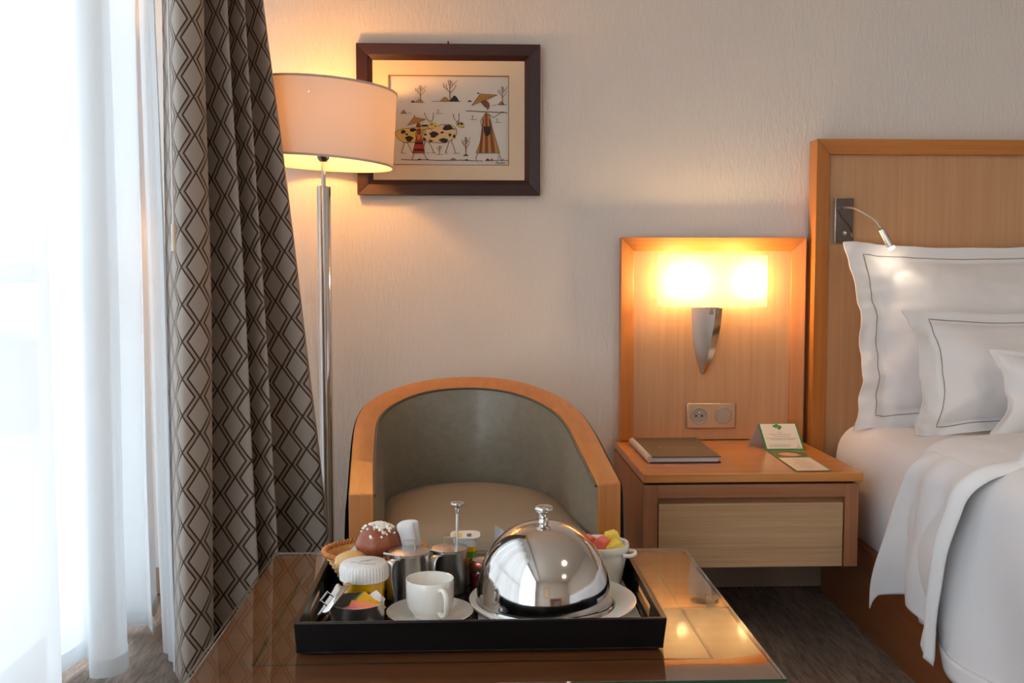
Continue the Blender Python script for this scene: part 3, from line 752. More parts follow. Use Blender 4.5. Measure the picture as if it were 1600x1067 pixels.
line([(1010, 888), (982, 945), (995, 965)], 6); line([(1228, 885), (1265, 965), (1290, 950)], 6)
# ground line and little trees
line([(178, 960), (300, 966), (420, 962), (560, 968), (800, 965), (1060, 972)], 6); line([(1085, 970), (1340, 966)], 6)
mound(705, 775, 968, 26, GRN); mound(1088, 1135, 970, 24, SPOT); mound(1130, 1180, 970, 22, GRN); mound(350, 400, 962, 10, SPOT); mound(860, 910, 968, 12, SPOT)
tree(878, 915, 200, .7); mound(848, 905, 918, 18, SPOT); tree(592, 900, 90); line([(560, 903), (630, 903)], 4); line([(1228, 968), (1228, 920)], 4, BRD)
sg = text_mb('Apack', 40, Matrix.Identity(4))
for v in sg.v: pass
art.add([A(1252 + v[0], 992 - v[1], 3.1100) for v in sg.v], sg.f, INK)
make('painted_figures', art, amats, pic, smooth=False)

# ------------------------------------------------------------------ floor lamp
LX, LY = -0.4235, 2.885
fl = thing('floor_lamp', 'chrome floor lamp with wide ivory drum shade, lit, beside the drape', 'floor lamp', (LX, LY, 0))
make('base', MB().lathe([(0, 0), (0.15, 0), (0.15, 0.012), (0.14, 0.018), (0.03, 0.024), (0, 0.024)], (LX, LY, 0.001), 48), 'chrome', fl)
make('pole', MB().lathe([(0.020, 0.02), (0.020, 1.252), (0.0185, 1.254), (0.0, 1.254)], (LX, LY, 0), 32), 'chrome', fl)
make('upper_rod', MB().lathe([(0.0062, 1.25), (0.0062, 1.33)], (LX, LY, 0), 16), 'chrome', fl)
make('hub', MB().lathe([(0.0, 1.322), (0.010, 1.323), (0.017, 1.332), (0.018, 1.345), (0.0, 1.345)], (LX, LY, 0), 24), 'chromedark', fl)
SR, SB, ST = 0.208, -0.103, 0.103
tilt = Matrix.Rotation(math.radians(3.5), 3, 'Y')
SCN = (LX - 0.004, LY, 1.423)
make('lamp_shade', MB().lathe([(SR, SB), (SR, ST)], SCN, 80, rot=tilt), 'shade', fl, angle=180)
M['trim'] = mat('shade trim tape', rgb(205, 190, 180), 0.7)
for zz in (SB, ST):
    make('shade_trim', MB().lathe([(SR - .002, zz - .003), (SR + .0018, zz - .003), (SR + .0018, zz + .003), (SR - .002, zz + .003), (SR - .002, zz - .003)], SCN, 80, rot=tilt), 'trim', fl)
for k in range(3):
    a = 2 * PI * k / 3 + .5
    make('shade_spoke', MB().tube([Vector(SCN) + tilt @ Vector((0, 0, 0.06)), Vector(SCN) + tilt @ Vector((SR * math.cos(a), SR * math.sin(a), 0.06))], 0.002, 6), 'chrome', fl)
M['bulb2'] = mat('floor lamp bulb', (1, .8, .5, 1), 0.5, emit=(1.0, 0.46, 0.12, 1), es=120.0)
make('bulb', MB().sphere((LX, LY, 1.455), 0.030, 20), 'bulb2', fl, angle=180)
make('socket', MB().lathe([(0.012, 1.345), (0.014, 1.36), (0.014, 1.42), (0.0, 1.425)], (LX, LY, 0), 20), 'alu', fl)

# ------------------------------------------------------------------ drape
topP = [(251, 2.47), (277, 2.36), (322, 2.40), (294, 2.51), (354, 2.47), (328, 2.58), (381, 2.53), (350, 2.66), (406, 2.62), (398, 2.74)]
botP = [(268, 2.46), (288, 2.36), (333, 2.42), (306, 2.53), (402, 2.49), (365, 2.61), (436, 2.54), (408, 2.68), (515, 2.66), (500, 2.80)]
zt_, zb_ = 1.78, 0.22
TT = [PY(px, 0, y) for px, y in topP]; BB = [PY(px, 850, y) for px, y in botP]
TC = catmull([Vector((p.x, p.y, 0)) for p in TT], 16); BC = catmull([Vector((p.x, p.y, 0)) for p in BB], 16)
LT = sum((b - a).length for a, b in zip(BC, BC[1:]))
cum = [0]
for a, b, c, d in zip(BC, BC[1:], TC, TC[1:]): cum.append(cum[-1] + ((b - a).length + (d - c).length) / 2)
def drapef(u, v):
    i = int(round(u * (len(TC) - 1))); z = 0.015 + v * 2.40
    k = (z - zb_) / (zt_ - zb_); k = min(1.08, max(-0.12, k))
    p = BC[i].lerp(TC[i], k)
    # gentle slump between the hanging points
    p = p + Vector((0.006 * fn((u * 7, z * 1.6, 1)), 0.006 * fn((u * 7, z * 1.6, 8)), 0))
    return (p.x, p.y, z)
dr_ = thing('drape', 'heavy taupe drape with dark zigzag rhombus pattern by the window', 'curtain', (-0.65, 2.7, 0.0))
make('cloth', MB().grid(drapef, len(TC) - 1, 90, uvfn=lambda u, v: (cum[int(round(u * (len(TC) - 1)))] + 0.036, 0.015 + v * 2.40 + 0.03)), 'drape', dr_, angle=180)
# white lining return at the window side
wand = thing('curtain_wand', 'thin white draw wand hanging down the drape edge', 'curtain wand', (-0.70, 2.33, 1.07))
pw = [PY(262, -40, 2.33), PY(263, 60, 2.33), PY(267, 200, 2.33), PY(271, 352, 2.33)]
make('rod', MB().tube([Vector((pw[0].x, 2.33, 2.42))] + catmull(pw, 6), 0.0024, 8), 'paper', wand)
make('grip', MB().tube([PY(271, 350, 2.33), PY(271.5, 392, 2.33)], 0.0055, 10), mat('ivory grip', rgb(236, 220, 200), .4), wand)
struct(make('trim_1', MB().box(-0.98, -0.62, -2.4, 3.1, 2.42, 2.46), 'alu', smooth=False))   # curtain track box

# ------------------------------------------------------------------ sheers
def sheer_builder(name, label, pts, zhem, n=26, flare=0.0):
    C = catmull([Vector((x, y, 0)) for x, y in pts], n); m = len(C) - 1
    def f(u, v):
        i = int(round(u * m)); z0 = zhem(C[i].y); z = z0 + v * (2.42 - z0)
        d = 1 - (z - z0) / 2.4
        p = C[i]
        return (p.x + flare * d + 0.010 * d * math.sin(p.y * 31) + 0.006 * fn((p.y * 5, z * 1.2, 2)), p.y + 0.008 * d * fn((p.y * 12, z * 0.8, 5)), z)
    t = thing(name, label, 'sheer curtain', (C[0].x, C[0].y, zhem(C[0].y)))
    make('voile', MB().grid(f, m, 30), 'sheer', t, angle=180)
    def g(u, v):
        i = int(round(u * m)); z0 = zhem(C[i].y)
        p = f(u, 0); return (p[0] + 0.002, p[1], z0 + 0.0005 + v * 0.045)
    make('hem', MB().grid(g, m, 2), 'sheer', t, angle=180)
    return t
# far narrow gather next to the drape
sheer_builder('sheer_curtain', 'narrow gathered white sheer right beside the patterned drape', [(-0.764, 2.44), (-0.785, 2.465), (-0.782, 2.50), (-0.81, 2.53), (-0.798, 2.56), (-0.83, 2.585), (-0.835, 2.62), (-0.865, 2.65)], lambda y: 0.015, 14, flare=0.028)
pts = [(-0.875, 2.67), (-0.93, 2.88), (-0.90, 2.78), (-0.98, 2.74), (-0.87, 2.46), (-0.92, 2.40), (-0.99, 2.52), (-1.02, 2.40), (-0.95, 2.24), (-0.885, 2.12), (-0.93, 2.02), (-1.00, 1.98), (-1.01, 1.86), (-0.93, 1.74), (-0.90, 1.62), (-0.99, 1.50), (-1.01, 1.36), (-0.92, 1.22), (-0.90, 1.08), (-1.0, 0.94), (-1.0, 0.80), (-0.91, 0.66), (-0.92, 0.52)]
sheer_builder('sheer_curtain', 'wide white sheer curtain hanging in folds across the window', pts, lambda y: 0.028 + 0.008 * math.sin(y * 20), 14)

# ------------------------------------------------------------------ armchair
ochr = [(-0.264, 2.104), (-0.279, 2.28), (-0.290, 2.42), (-0.292, 2.52), (-0.280, 2.61), (-0.245, 2.685), (-0.190, 2.745), (-0.125, 2.787), (-0.050, 2.808), (0.035, 2.808), (0.115, 2.782), (0.180, 2.728), (0.236, 2.655), (0.275, 2.56), (0.298, 2.43), (0.311, 2.292), (0.324, 2.147)]
ichr = [(-0.211, 2.103), (-0.228, 2.28), (-0.238, 2.42), (-0.240, 2.50), (-0.226, 2.575), (-0.192, 2.640), (-0.140, 2.694), (-0.070, 2.724), (0.018, 2.728), (0.100, 2.700), (0.165, 2.640), (0.212, 2.560), (0.238, 2.460), (0.253, 2.322), (0.272, 2.139)]
NC = 121
OC = resample(catmull([Vector((x, y, 0)) for x, y in ochr], 12), NC); IC = resample(catmull([Vector((x, y, 0)) for x, y in ichr], 12), NC)
def rz(y): return 0.537 + 0.25 * (y - 2.104)
ch = thing('armchair', 'tub armchair with beech rim and grey green upholstery behind the table', 'armchair', (0.02, 2.45, 0))
rim = MB(); vs = []
for o_, i_ in zip(OC, IC):
    zo, zi = rz(o_.y), rz(i_.y); mid = (o_ + i_) / 2
    vs += [(o_.x, o_.y, zo - .030), (o_.x, o_.y, zo - 0.002), (o_.x * .96 + i_.x * .04, o_.y * .96 + i_.y * .04, zo), (i_.x * .96 + o_.x * .04, i_.y * .96 + o_.y * .04, zi), (i_.x, i_.y, zi - .002), (i_.x, i_.y, zi - .030)]
rim.add(vs, [(i * 6 + k, i * 6 + (k + 1) % 6, (i + 1) * 6 + (k + 1) % 6, (i + 1) * 6 + k) for i in range(NC - 1) for k in range(6)] + [tuple(range(6)), tuple((NC - 1) * 6 + k for k in range(6))[::-1]])
make('rim', rim, 'chairwood', ch, angle=40)
M['chairpost'] = wood('chair post beech', rgb(196, 128, 66), rgb(172, 104, 48), 'z', 0.35, 0.2, 0.5)
for (o_, i_, s_) in ((OC[0], IC[0], 1), (OC[-1], IC[-1], 1)):
    zo = rz(o_.y) - 0.001; zi = rz(i_.y) - .001
    a, b = (o_, i_) if o_.x < i_.x else (i_, o_)
    d = 0.035
    za, zb2 = (rz(a.y), rz(b.y))
    make('front_leg', MB().hexa([(a.x, a.y - .003, 0), (b.x, b.y - .003, 0), (b.x, b.y + d, 0), (a.x, a.y + d, 0)], [(a.x, a.y - .003, za - .001), (b.x, b.y - .003, zb2 - .001), (b.x, b.y + d, zb2 - .002), (a.x, a.y + d, za - .002)]), 'chairpost', ch, smooth=False, bevel=0.002)
for px_ in (-0.19, 0.20):
    make('back_leg', MB().hexa([(px_ - .02, 2.70, 0), (px_ + .02, 2.70, 0), (px_ + .02, 2.74, 0), (px_ - .02, 2.74, 0)], [(px_ - .025, 2.66, .2), (px_ + .025, 2.66, .2), (px_ + .025, 2.71, .2), (px_ - .025, 2.71, .2)]), 'chairpost', ch, smooth=False)
def inner(u, v):
    i = int(round(u * (NC - 1))); p = IC[i]; c = Vector((0.02, 2.30 if p.y > 2.3 else p.y, 0))
    d = (c - p); d.normalize()
    z1 = rz(p.y) - 0.006; z = 0.36 + v * (z1 - 0.36)
    bul = (0.004 + 0.020 * math.sin(min(1, (1 - v) * 1.0) * PI * .9)) * min(1, min(u, 1 - u) * 9) + 0.0005
    q = p + d * bul
    return (q.x, q.y, z)
make('inner_back', MB().grid(inner, NC - 1, 20), 'uphol', ch, angle=180)
def outer(u, v):
    i = int(round(u * (NC - 1))); p = OC[i]; c = Vector((0.02, 2.30 if p.y > 2.3 else p.y, 0)); d = (p - c); d.normalize()
    z1 = rz(p.y) - 0.004; z = 0.16 + v * (z1 - 0.16); q = p + d * (0.004 + 0.012 * (1 - v) ** .5)
    return (q.x, q.y, z)
make('outer_back', MB().grid(outer, NC - 1, 12), 'uphol_out', ch, angle=180)
make('welt', MB().tube([(p.x * .985 + .0003, p.y - .003 if p.y > 2.5 else p.y, rz(p.y) - .004) for p in IC], 0.0035, 6), mat('dark welt', rgb(88, 82, 72), .5), ch)
SO = [Vector(p) for p in IC] + [IC[-1].lerp(IC[0], k / 30) + Vector((0, -0.012 * math.sin(k / 30 * PI), 0)) for k in range(1, 31)]
def seatf(u, v):
    p = SO[int(round(u * (len(SO) - 1)))]; c = Vector((0.02, 2.40, 0))
    q = c.lerp(p, 0.985 * min(1, v / .92))
    z = 0.400 + 0.052 * math.sqrt(max(0, 1 - (min(1, v / .93)) ** 5)) if v < .93 else 0.400 - (v - .93) * 2.0
    return (q.x, q.y, z)
make('seat', MB().grid(seatf, len(SO) - 1, 28), 'seatcol', ch, angle=180)
make('seat_apron', MB().box(-0.205, 0.262, 2.12, 2.15, 0.20, 0.43), 'seatcol', ch, bevel=0.02, seg=4)

# ------------------------------------------------------------------ table
TZ = 0.440
tb = thing('coffee_table', 'low brown lacquered table with glass plate carrying the breakfast tray', 'table', (0.02, 1.68, 0))
tx0, tx1, ty0, ty1 = -0.402, 0.436, 1.335, 2.004
make('tabletop', MB().box(tx0 + .002, tx1 - .002, ty0 + .002, ty1 - .002, TZ - 0.034, TZ - 0.0055), 'table', tb, smooth=False, bevel=0.003)
g_ = MB().box(tx0, tx1, ty0, ty1, TZ - 0.0050, TZ)
g_.mi = [0, 0, 1, 2, 2, 2]
make('glass_plate', g_, ['tableglass', 'glassedge', mat('pale polished glass edge', rgb(150, 140, 126), .15)], tb, smooth=False)
il = MB(); zi_ = TZ - 0.0051
ix0, ix1, iy0, iy1, iw = -0.322, 0.356, 1.425, 1.912, 0.0042
for (a, b, c, d) in ((ix0, ix1, iy0, iy0 + iw), (ix0, ix1, iy1 - iw, iy1), (ix0, ix0 + iw, iy0, iy1), (ix1 - iw, ix1, iy0, iy1)): il.box(a, b, c, d, zi_ - .003, zi_)
make('inlay', il, 'inlay', tb, smooth=False)
make('apron', MB().box(tx0 + .04, tx1 - .04, ty0 + .04, ty1 - .04, TZ - 0.09, TZ - 0.034), 'table', tb, smooth=False)
for (a, b) in ((tx0 + .04, ty0 + .04), (tx1 - .09, ty0 + .04), (tx0 + .04, ty1 - .09), (tx1 - .09, ty1 - .09)):
    make('leg', MB().box(a, a + .05, b, b + .05, 0, TZ - .034), 'table', tb, smooth=False, bevel=0.003)

# ------------------------------------------------------------------ tray
tr = thing('serving_tray', 'black lacquered serving tray with cut-out handles on the table', 'tray', (0.012, 1.62, TZ))
a0, a1, b0, b1 = -0.262, 0.286, 1.456, 1.792; zt = TZ + 0.048; th = 0.008; fz = TZ + 0.008
make('floor_panel', MB().box(a0, a1, b0, b1, TZ + .0005, fz), mat('glossy black tray floor', rgb(22, 20, 20), 0.12, coat=1.0), tr, smooth=False)
make('front_wall', MB().hexa([(a0, b0, TZ + .0005), (a1, b0, TZ + .0005), (a1, b0 + th, TZ + .0005), (a0, b0 + th, TZ + .0005)], [(a0 - .004, b0 - .005, zt), (a1 + .005, b0 - .005, zt), (a1 + .005, b0 - .005 + th, zt), (a0 - .004, b0 - .005 + th, zt)]), 'black', tr, bevel=0.002)
make('back_wall', MB().box(a0, a1, b1 - th, b1, TZ + .001, zt), 'black', tr, bevel=0.002)
def sidewall(xa, s_):
    m = MB(); h0, h1 = 1.545, 1.69; zs_ = (TZ + .001, TZ + .016, zt - .012, zt)
    def fx(z): return xa + s_ * 0.0045 * (z - TZ) / 0.048
    def seg(ya, yb, z0, z1):
        m.hexa([(fx(z0), ya, z0), (fx(z0) + th, ya, z0), (fx(z0) + th, yb, z0), (fx(z0), yb, z0)], [(fx(z1), ya, z1), (fx(z1) + th, ya, z1), (fx(z1) + th, yb, z1), (fx(z1), yb, z1)])
    seg(b0, h0, zs_[0], zs_[3]); seg(h1, b1, zs_[0], zs_[3]); seg(h0, h1, zs_[0], zs_[1]); seg(h0, h1, zs_[2], zs_[3])
    return m
make('side_wall', sidewall(a0, -1), 'black', tr, smooth=False)
make('side_wall', sidewall(a1 - th, 1), 'black', tr, smooth=False)

FZ = fz + 0.0005
# white napkin under the plate
def napf(u, v):
    x = 0.008 + u * 0.262; y = 1.485 + v * 0.27 + 0.0
    return (x, y, FZ + 0.002 + 0.001 * fn((x * 30, y * 30, 0)) + 0.004 * max(0, u - .8) * fn((y * 40, 2, 2)))
tag(make('paper_napkin', MB().grid(napf, 24, 24), 'paper', loc=(0.14, 1.63, FZ), solid=0.0012), 'white paper napkin lying on the tray under the plate', 'napkin')
# plate
PCX, PCY = 0.131, 1.608
tag(make('plate', MB().lathe([(0, 0), (0.085, 0), (0.088, 0.003), (0.136, 0.015), (0.1375, 0.0175), (0.135, 0.018), (0.088, 0.007), (0.0, 0.006)], (PCX, PCY, FZ + .004), 96), 'porc', loc=(PCX, PCY, FZ)), 'large white porcelain plate under the steel food cover', 'plate')
# cloche
CX, CY = PY(849, 950, 1.608)[0], 1.608
CZ0 = FZ + 0.0125
cl = thing('food_cover', 'polished steel dome food cover with knob on the plate', 'food cover', (CX, CY, CZ0))
pr = [(0.1180, 0.0), (0.1185, 0.002), (0.1145, 0.004), (0.1115, 0.007), (0.1105, 0.012)]
for i in range(1, 31):
    a = (i / 30) * PI / 2
    pr.append((0.1105 * math.cos(a) ** 0.88 if i < 30 else 0.0005, 0.012 + 0.124 * math.sin(a) ** 1.0))
make('dome', MB().lathe(pr, (CX, CY, CZ0), 96), 'steel', cl, angle=180)
kz = CZ0 + 0.134
make('knob', MB().lathe([(0.011, 0), (0.0085, 0.003), (0.0078, 0.008), (0.009, 0.016), (0.0145, 0.020), (0.016, 0.024), (0.0145, 0.028), (0.008, 0.0295), (0, 0.0295)], (CX, CY, kz), 32), 'steel', cl, angle=60)

# saucer and cup
SCX, SCY = PY(672, 950, 1.577)[0], 1.577
tag(make('saucer', MB().lathe([(0, 0), (0.036, 0), (0.038, 0.002), (0.068, 0.011), (0.0705, 0.0135), (0.069, 0.0145), (0.040, 0.006), (0.028, 0.0045), (0, 0.0045)], (SCX, SCY, FZ), 72), 'porc', loc=(SCX, SCY, FZ)), 'round white saucer under the coffee cup', 'saucer')
cup = thing('coffee_cup', 'white porcelain cup with ear handle standing on the saucer', 'cup', (SCX, SCY, FZ + .005))
cz = FZ + 0.005
make('bowl', MB().lathe([(0, 0), (0.026, 0), (0.028, 0.002), (0.0285, 0.006), (0.033, 0.010), (0.037, 0.018), (0.0385, 0.028), (0.0386, 0.0595), (0.0382, 0.0610), (0.0366, 0.0605), (0.0362, 0.028), (0.033, 0.014), (0.02, 0.008), (0, 0.008)], (SCX, SCY, cz), 64), 'porc', cup, angle=60)
hd = math.radians(-62)
def cupH(r, z): return (SCX + math.cos(hd) * r, SCY + math.sin(hd) * r, cz + z)
make('handle', MB().tube(catmull([cupH(.036, .050), cupH(.047, .053), cupH(.057, .047), cupH(.060, .034), cupH(.058, .020), cupH(.046, .012), cupH(.034, .014)], 6), .004, 10, flat=(.0042, .003)), 'porc', cup, angle=180)

# sugar bowl with packets, lid leaning
GX, GY = PY(559, 940, 1.535)[0], 1.532
sb = thing('sugar_bowl', 'open steel sugar bowl at the front left corner of the tray', 'bowl', (GX, GY, FZ))
sz = PY(559, 938, 1.532)[2] - FZ
make('bowl', MB().lathe([(0, 0), (0.037, 0), (0.0395, 0.003), (0.0412, 0.010), (0.0415, sz - .001), (0.0425, sz), (0.0405, sz), (0.0398, 0.006), (0, 0.004)], (GX, GY, FZ), 56), 'potsteel', sb, angle=50)
for i, (c, lb, dx, dy, dz, rz_, ry_) in enumerate((((120, 150, 60), 'green sugar packet standing in the steel bowl', -.004, .004, .030, .5, -.55), ((226, 120, 160), 'pink sweetener packet at the left front in the bowl', -.002, -.018, .030, .3, -.15), ((246, 140, 100), 'orange pink packet in the middle of the bowl', .010, -.014, .033, -.2, .1), ((236, 176, 40), 'yellow sugar packet against the right side of the bowl', .020, .006, .032, -.4, .5), ((238, 232, 226), 'white sugar packet behind the yellow packet at the right', .018, .012, .034, .7, -.3))):
    def pk(u, v):
        return (u - .5) * .050, (v - .5) * .026, 0.004 * math.sin(u * PI) * math.sin(v * PI)
    m = MB(); m.grid(lambda u, v: pk(u, v), 12, 8); m.grid(lambda u, v: (pk(1 - u, v)[0], pk(u, v)[1], -pk(u, v)[2]), 12, 8)
    mt = Matrix.Translation((GX + dx, GY + dy, FZ + dz + .006)) @ Matrix.Rotation(rz_, 4, 'Z') @ Matrix.Rotation(ry_, 4, 'Y') @ Matrix.Rotation(.5, 4, 'X') @ Matrix.Scale(.88, 4)
    m.xform(mt); tag(make('sugar_packet', m, mat('packet paper', rgb(*c), .45), loc=(GX + dx, GY + dy, FZ + dz), angle=180), lb, 'packet', 'sugar packets in the bowl')
ld = thing('bowl_lid', 'steel lid leaning upright against the left of the sugar bowl', 'lid', (GX - .06, GY, FZ))
Rl = (Matrix.Rotation(math.radians(-8), 3, 'Z') @ Matrix.Rotation(math.radians(-52), 3, 'Y'))
lc = Vector((GX - 0.040, GY + 0.012, FZ + 0.0375))
make('disc', MB().lathe([(0, .002), (0.038, .001), (0.0405, -.003), (0.0435, -0.003), (0.0435, -0.001), (0.040, 0.004), (0, 0.006)], tuple(lc), 48, rot=Rl), 'steel', ld, angle=50)
lp = [lc + Rl @ Vector(p) for p in ((-.009, 0, .005), (-.009, 0, .018), (.009, 0, .018), (.009, 0, .005))]
make('loop_handle', MB().tube(lp, .0016, 8), 'steel', ld)

# juice glass with pleated paper cap
JX, JY = PY(569, 900, 1.618)[0], 1.618
jg = thing('juice_glass', 'glass of orange juice covered with pleated white paper cap', 'glass', (JX, JY, FZ))
jz = PY(570, 879, 1.618)[2]
M['juice'] = mat('orange juice', rgb(246, 190, 10), 0.12, coat=0.3, sss=0.2)
make('glass', MB().lathe([(0, 0), (0.031, 0), (0.032, 0.003), (0.0365, jz - FZ - .006)], (JX, JY, FZ), 48), 'jarglass', jg, angle=60)
make('juice', MB().lathe([(0, 0.004), (0.0305, 0.004), (0.0358, jz - FZ - .012), (0, jz - FZ - .012)], (JX, JY, FZ), 48), 'juice', jg, angle=60)
def rip(a, z): return 0.0007 * math.sin(a * 44) if z < -.001 else 0
make('paper_cap', MB().lathe([(0.0395, -.026), (0.0398, -.018), (0.0400, -.0105), (0.0385, -.003), (0.036, 0.0), (0, 0.0)], (JX, JY, jz + .001), 264, ripple=rip), 'paper', jg, angle=60)
M['greyink'] = mat('grey print', rgb(120, 118, 118), .7); M['blackink'] = mat('black print', rgb(50, 50, 50), .7)
pt = MB()
for k, (dx, dy, L_, an) in enumerate(((-.002, .002, .020, .75), (.003, .004, .022, .60), (-.006, -.001, .012, 1.2), (-.022, -.003, .014, .15), (-.018, -.001, .008, -.3))):
    c_, s_ = math.cos(an), math.sin(an); w_ = .0011
    pt.add([(JX + dx - s_ * w_, JY + dy + c_ * w_, jz + .0016), (JX + dx + s_ * w_, JY + dy - c_ * w_, jz + .0016), (JX + dx + c_ * L_ , JY + dy + s_ * L_, jz + .0016)], [(0, 1, 2)])
text_mb('Toujours', .0085, Matrix.Translation((JX + .006, JY - .011, jz + .0016)) @ Matrix.Rotation(-.12, 4, 'Z'), 1, pt)
make('cap_print', pt, ['greyink', 'blackink'], jg, smooth=False)

# two steel pots
def pot(label, cx, cy, r, top_px, lean_handle=1, plunger=False):
    h = top_px - FZ
    t = thing('steel_pot' if not plunger else 'press_pot', label, 'pot', (cx, cy, FZ))
    make('body', MB().lathe([(0, 0), (r - .002, 0), (r, .003), (r, h - .004), (r + .001, h - .003), (r + .001, h)], (cx, cy, FZ), 48), 'potsteel', t, angle=50)
    make('lid', MB().lathe([(r + .0015, 0), (r + .002, .002), (r - .004, .0035), (0, .0045)], (cx, cy, FZ + h), 48), 'satin', t, angle=50)
    lp = [(cx - .010, cy - .004, FZ + h + .003), (cx - .010, cy - .004, FZ + h + .021), (cx + .010, cy - .004, FZ + h + .021), (cx + .010, cy - .004, FZ + h + .003)]
    make('loop_handle', MB().tube(lp, .0016, 8), 'potsteel', t)
    a = math.radians(-125)
    def hp(rr, z): return (cx + math.cos(a) * rr, cy + math.sin(a) * rr, FZ + z)
    make('handle', MB().tube(catmull([hp(r, h - .006), hp(r + .010, h - .004), hp(r + .020, h - .010), hp(r + .022, h * .62), hp(r + .017, h * .3), hp(r + .016, .004 + h * .1)], 6), .004, 10, flat=(.0075, .0013)), 'potsteel', t, angle=180)
    b = math.radians(-138)
    hx, hy = cx + math.cos(b) * (r + .004), cy + math.sin(b) * (r + .004)
    make('hinge', MB().tube([(hx - .014, hy + .006, FZ + h + .003), (hx + .014, hy - .006, FZ + h + .001)], .0022, 8), 'potsteel', t)
    if plunger:
        p0 = PY(714, 862, cy); p1 = PY(714, 792, cy)
        pc = Vector((p0.x, cy - r * .6, 0)); p0 = PY(714, 858, pc.y); p1 = PY(714.5, 791, pc.y)
        pl = make('plunger_rod', MB().tube([(p0.x, p0.y, FZ + h + .004), tuple(p1)], .0026, 12), 'potsteel', t)
        make('knob', MB().lathe([(.0035, -.012), (.0045, -.010), (.0045, -.002), (.0100, .001), (.0122, .004), (.0115, .007), (.004, .0085), (0, .0085)], tuple(p1), 28), 'steel', pl, angle=50)
    return t
P1x = PY(640, 900, 1.673)[0]; P2x = PY(703, 900, 1.716)[0]
pot('wide steel milk pot with loop lid behind the coffee cup', P1x, 1.673, .0335, PY(640, 862, 1.673)[2])
pot('steel press pot with tall plunger knob behind the cup', P2x, 1.716, .0295, PY(703, 857, 1.716)[2], plunger=True)

# bread basket
KX, KY = PY(587, 880, 1.757)[0], 1.757
kzr = PY(587, 860, KY)[2]; kh = kzr - FZ
bk = thing('bread_basket', 'oval wicker bread basket with braided rim at the back left of the tray', 'basket', (KX, KY, FZ))
M['wick'] = mat('honey wicker', rgb(214, 156, 88), 0.45); M['wick2'] = mat('pale wicker', rgb(232, 200, 150), 0.5); M['rimw'] = mat('amber rim cane', rgb(200, 126, 62), 0.4)
def kr(z): return 0.050 + 0.037 * (z / kh) ** 0.9
KS = (1.02, 0.82)
wv = MB(); nst = 34; rows = 15
for r_ in range(rows):
    z = 0.004 + (kh - 0.008) * r_ / (rows - 1); pts = []
    for i in range(nst * 4):
        a = 2 * PI * i / (nst * 4); rr = kr(z) + 0.0024 * math.cos(a * nst / 2 * 1 + (PI if r_ % 2 else 0))
        pts.append((KX + rr * KS[0] * math.cos(a), KY + rr * KS[1] * math.sin(a), FZ + z))
    wv.tube(pts, 0.0017, 5, closed=True, mi=r_ % 2)
w_ = make('weave', wv, ['wick', 'wick2'], bk, angle=180); w_['kind'] = 'stuff'
st = MB()
for i in range(nst):
    a = 2 * PI * (i + .5) / nst
    st.tube([(KX + kr(z) * KS[0] * math.cos(a), KY + kr(z) * KS[1] * math.sin(a), FZ + z) for z in (0.001, kh * .5, kh)], 0.0018, 5)
s_ = make('stakes', st, 'wick2', bk, angle=180); s_['kind'] = 'stuff'
make('bottom', MB().lathe([(0, 0), (0.050, 0), (0.050, 0.003), (0, 0.003)], (KX, KY, FZ), 40, *KS), 'wick', bk)
make('inner_weave', MB().lathe([(kr(0.002) - .003, .002), (kr(kh) - .004, kh - .002)], (KX, KY, FZ), 60, *KS), 'wick', bk, angle=180)
for ph in range(3):
    pts = []
    for i in range(240):
        a = 2 * PI * i / 240; b = a * 26 + ph * 2 * PI / 3; rr = kr(kh) + 0.002 + 0.0035 * math.cos(b)
        pts.append((KX + rr * KS[0] * math.cos(a), KY + rr * KS[1] * math.sin(a), FZ + kh + 0.001 + 0.0035 * math.sin(b)))
    make('rim_strand', MB().tube(pts, 0.0021, 6, closed=True), 'rimw', bk, angle=180)
# breads
def crust(name, c1, c2):
    m, nt, p = newmat(name); a = N(nt, 'ShaderNodeTexNoise', Scale=30.0, Detail=4.0)
    nt.links.new(ramp(nt, a.outputs[0], [(0.35, c1), (0.65, c2)]), p.inputs['Base Color']); p.inputs['Roughness'].default_value = 0.32
    bump(nt, p, a.outputs[0], 0.2, 0.002); return m
M['bun'] = crust('glazed brown bun', rgb(128, 66, 44), rgb(158, 86, 54)); M['roll'] = crust('pale roll crust', rgb(226, 186, 128), rgb(206, 156, 92)); M['croi'] = crust('croissant crust', rgb(176, 96, 50), rgb(140, 66, 34))
BNX, BNY = PY(591, 840, 1.72)[0], 1.72; bz = PY(591, 846, 1.72)[2]
bn = thing('sugar_bun', 'glossy brown round bun topped with white pearl sugar in the basket', 'bun', (BNX, BNY, bz - .025))
make('crumb', MB().sphere((BNX, BNY, bz), 0.0385, 36, sc=(1, 1, .84), fn=lambda d: 1 + .03 * fn(d, 2.2) + (.05 * (1 - abs(d.z)) if d.z < 0 else 0)), 'bun', bn, angle=180)
su = MB()
for i in range(150):
    th_ = abs(random.gauss(0, .38)); ph = random.uniform(0, 2 * PI)
    d = Vector((math.sin(th_) * math.cos(ph) + .10, math.sin(th_) * math.sin(ph) - .12, math.cos(th_))).normalized()
    c = (BNX + d.x * .0385, BNY + d.y * .0385, bz + d.z * .0328); r = random.uniform(.0012, .0026)
    R = Matrix.Rotation(random.uniform(0, 6), 3, d) 
    vs = [Vector(c) + R @ Vector((x, y, z)) * r for z in (-1, 1) for y in (-1, 1) for x in (-1, 1)]
    su.add(vs, [(0, 2, 3, 1), (4, 5, 7, 6), (0, 1, 5, 4), (2, 6, 7, 3), (0, 4, 6, 2), (1, 3, 7, 5)])
s_ = make('pearl_sugar', su, mat('pearl sugar', rgb(246, 240, 228), .5), bn, smooth=False); s_['kind'] = 'stuff'
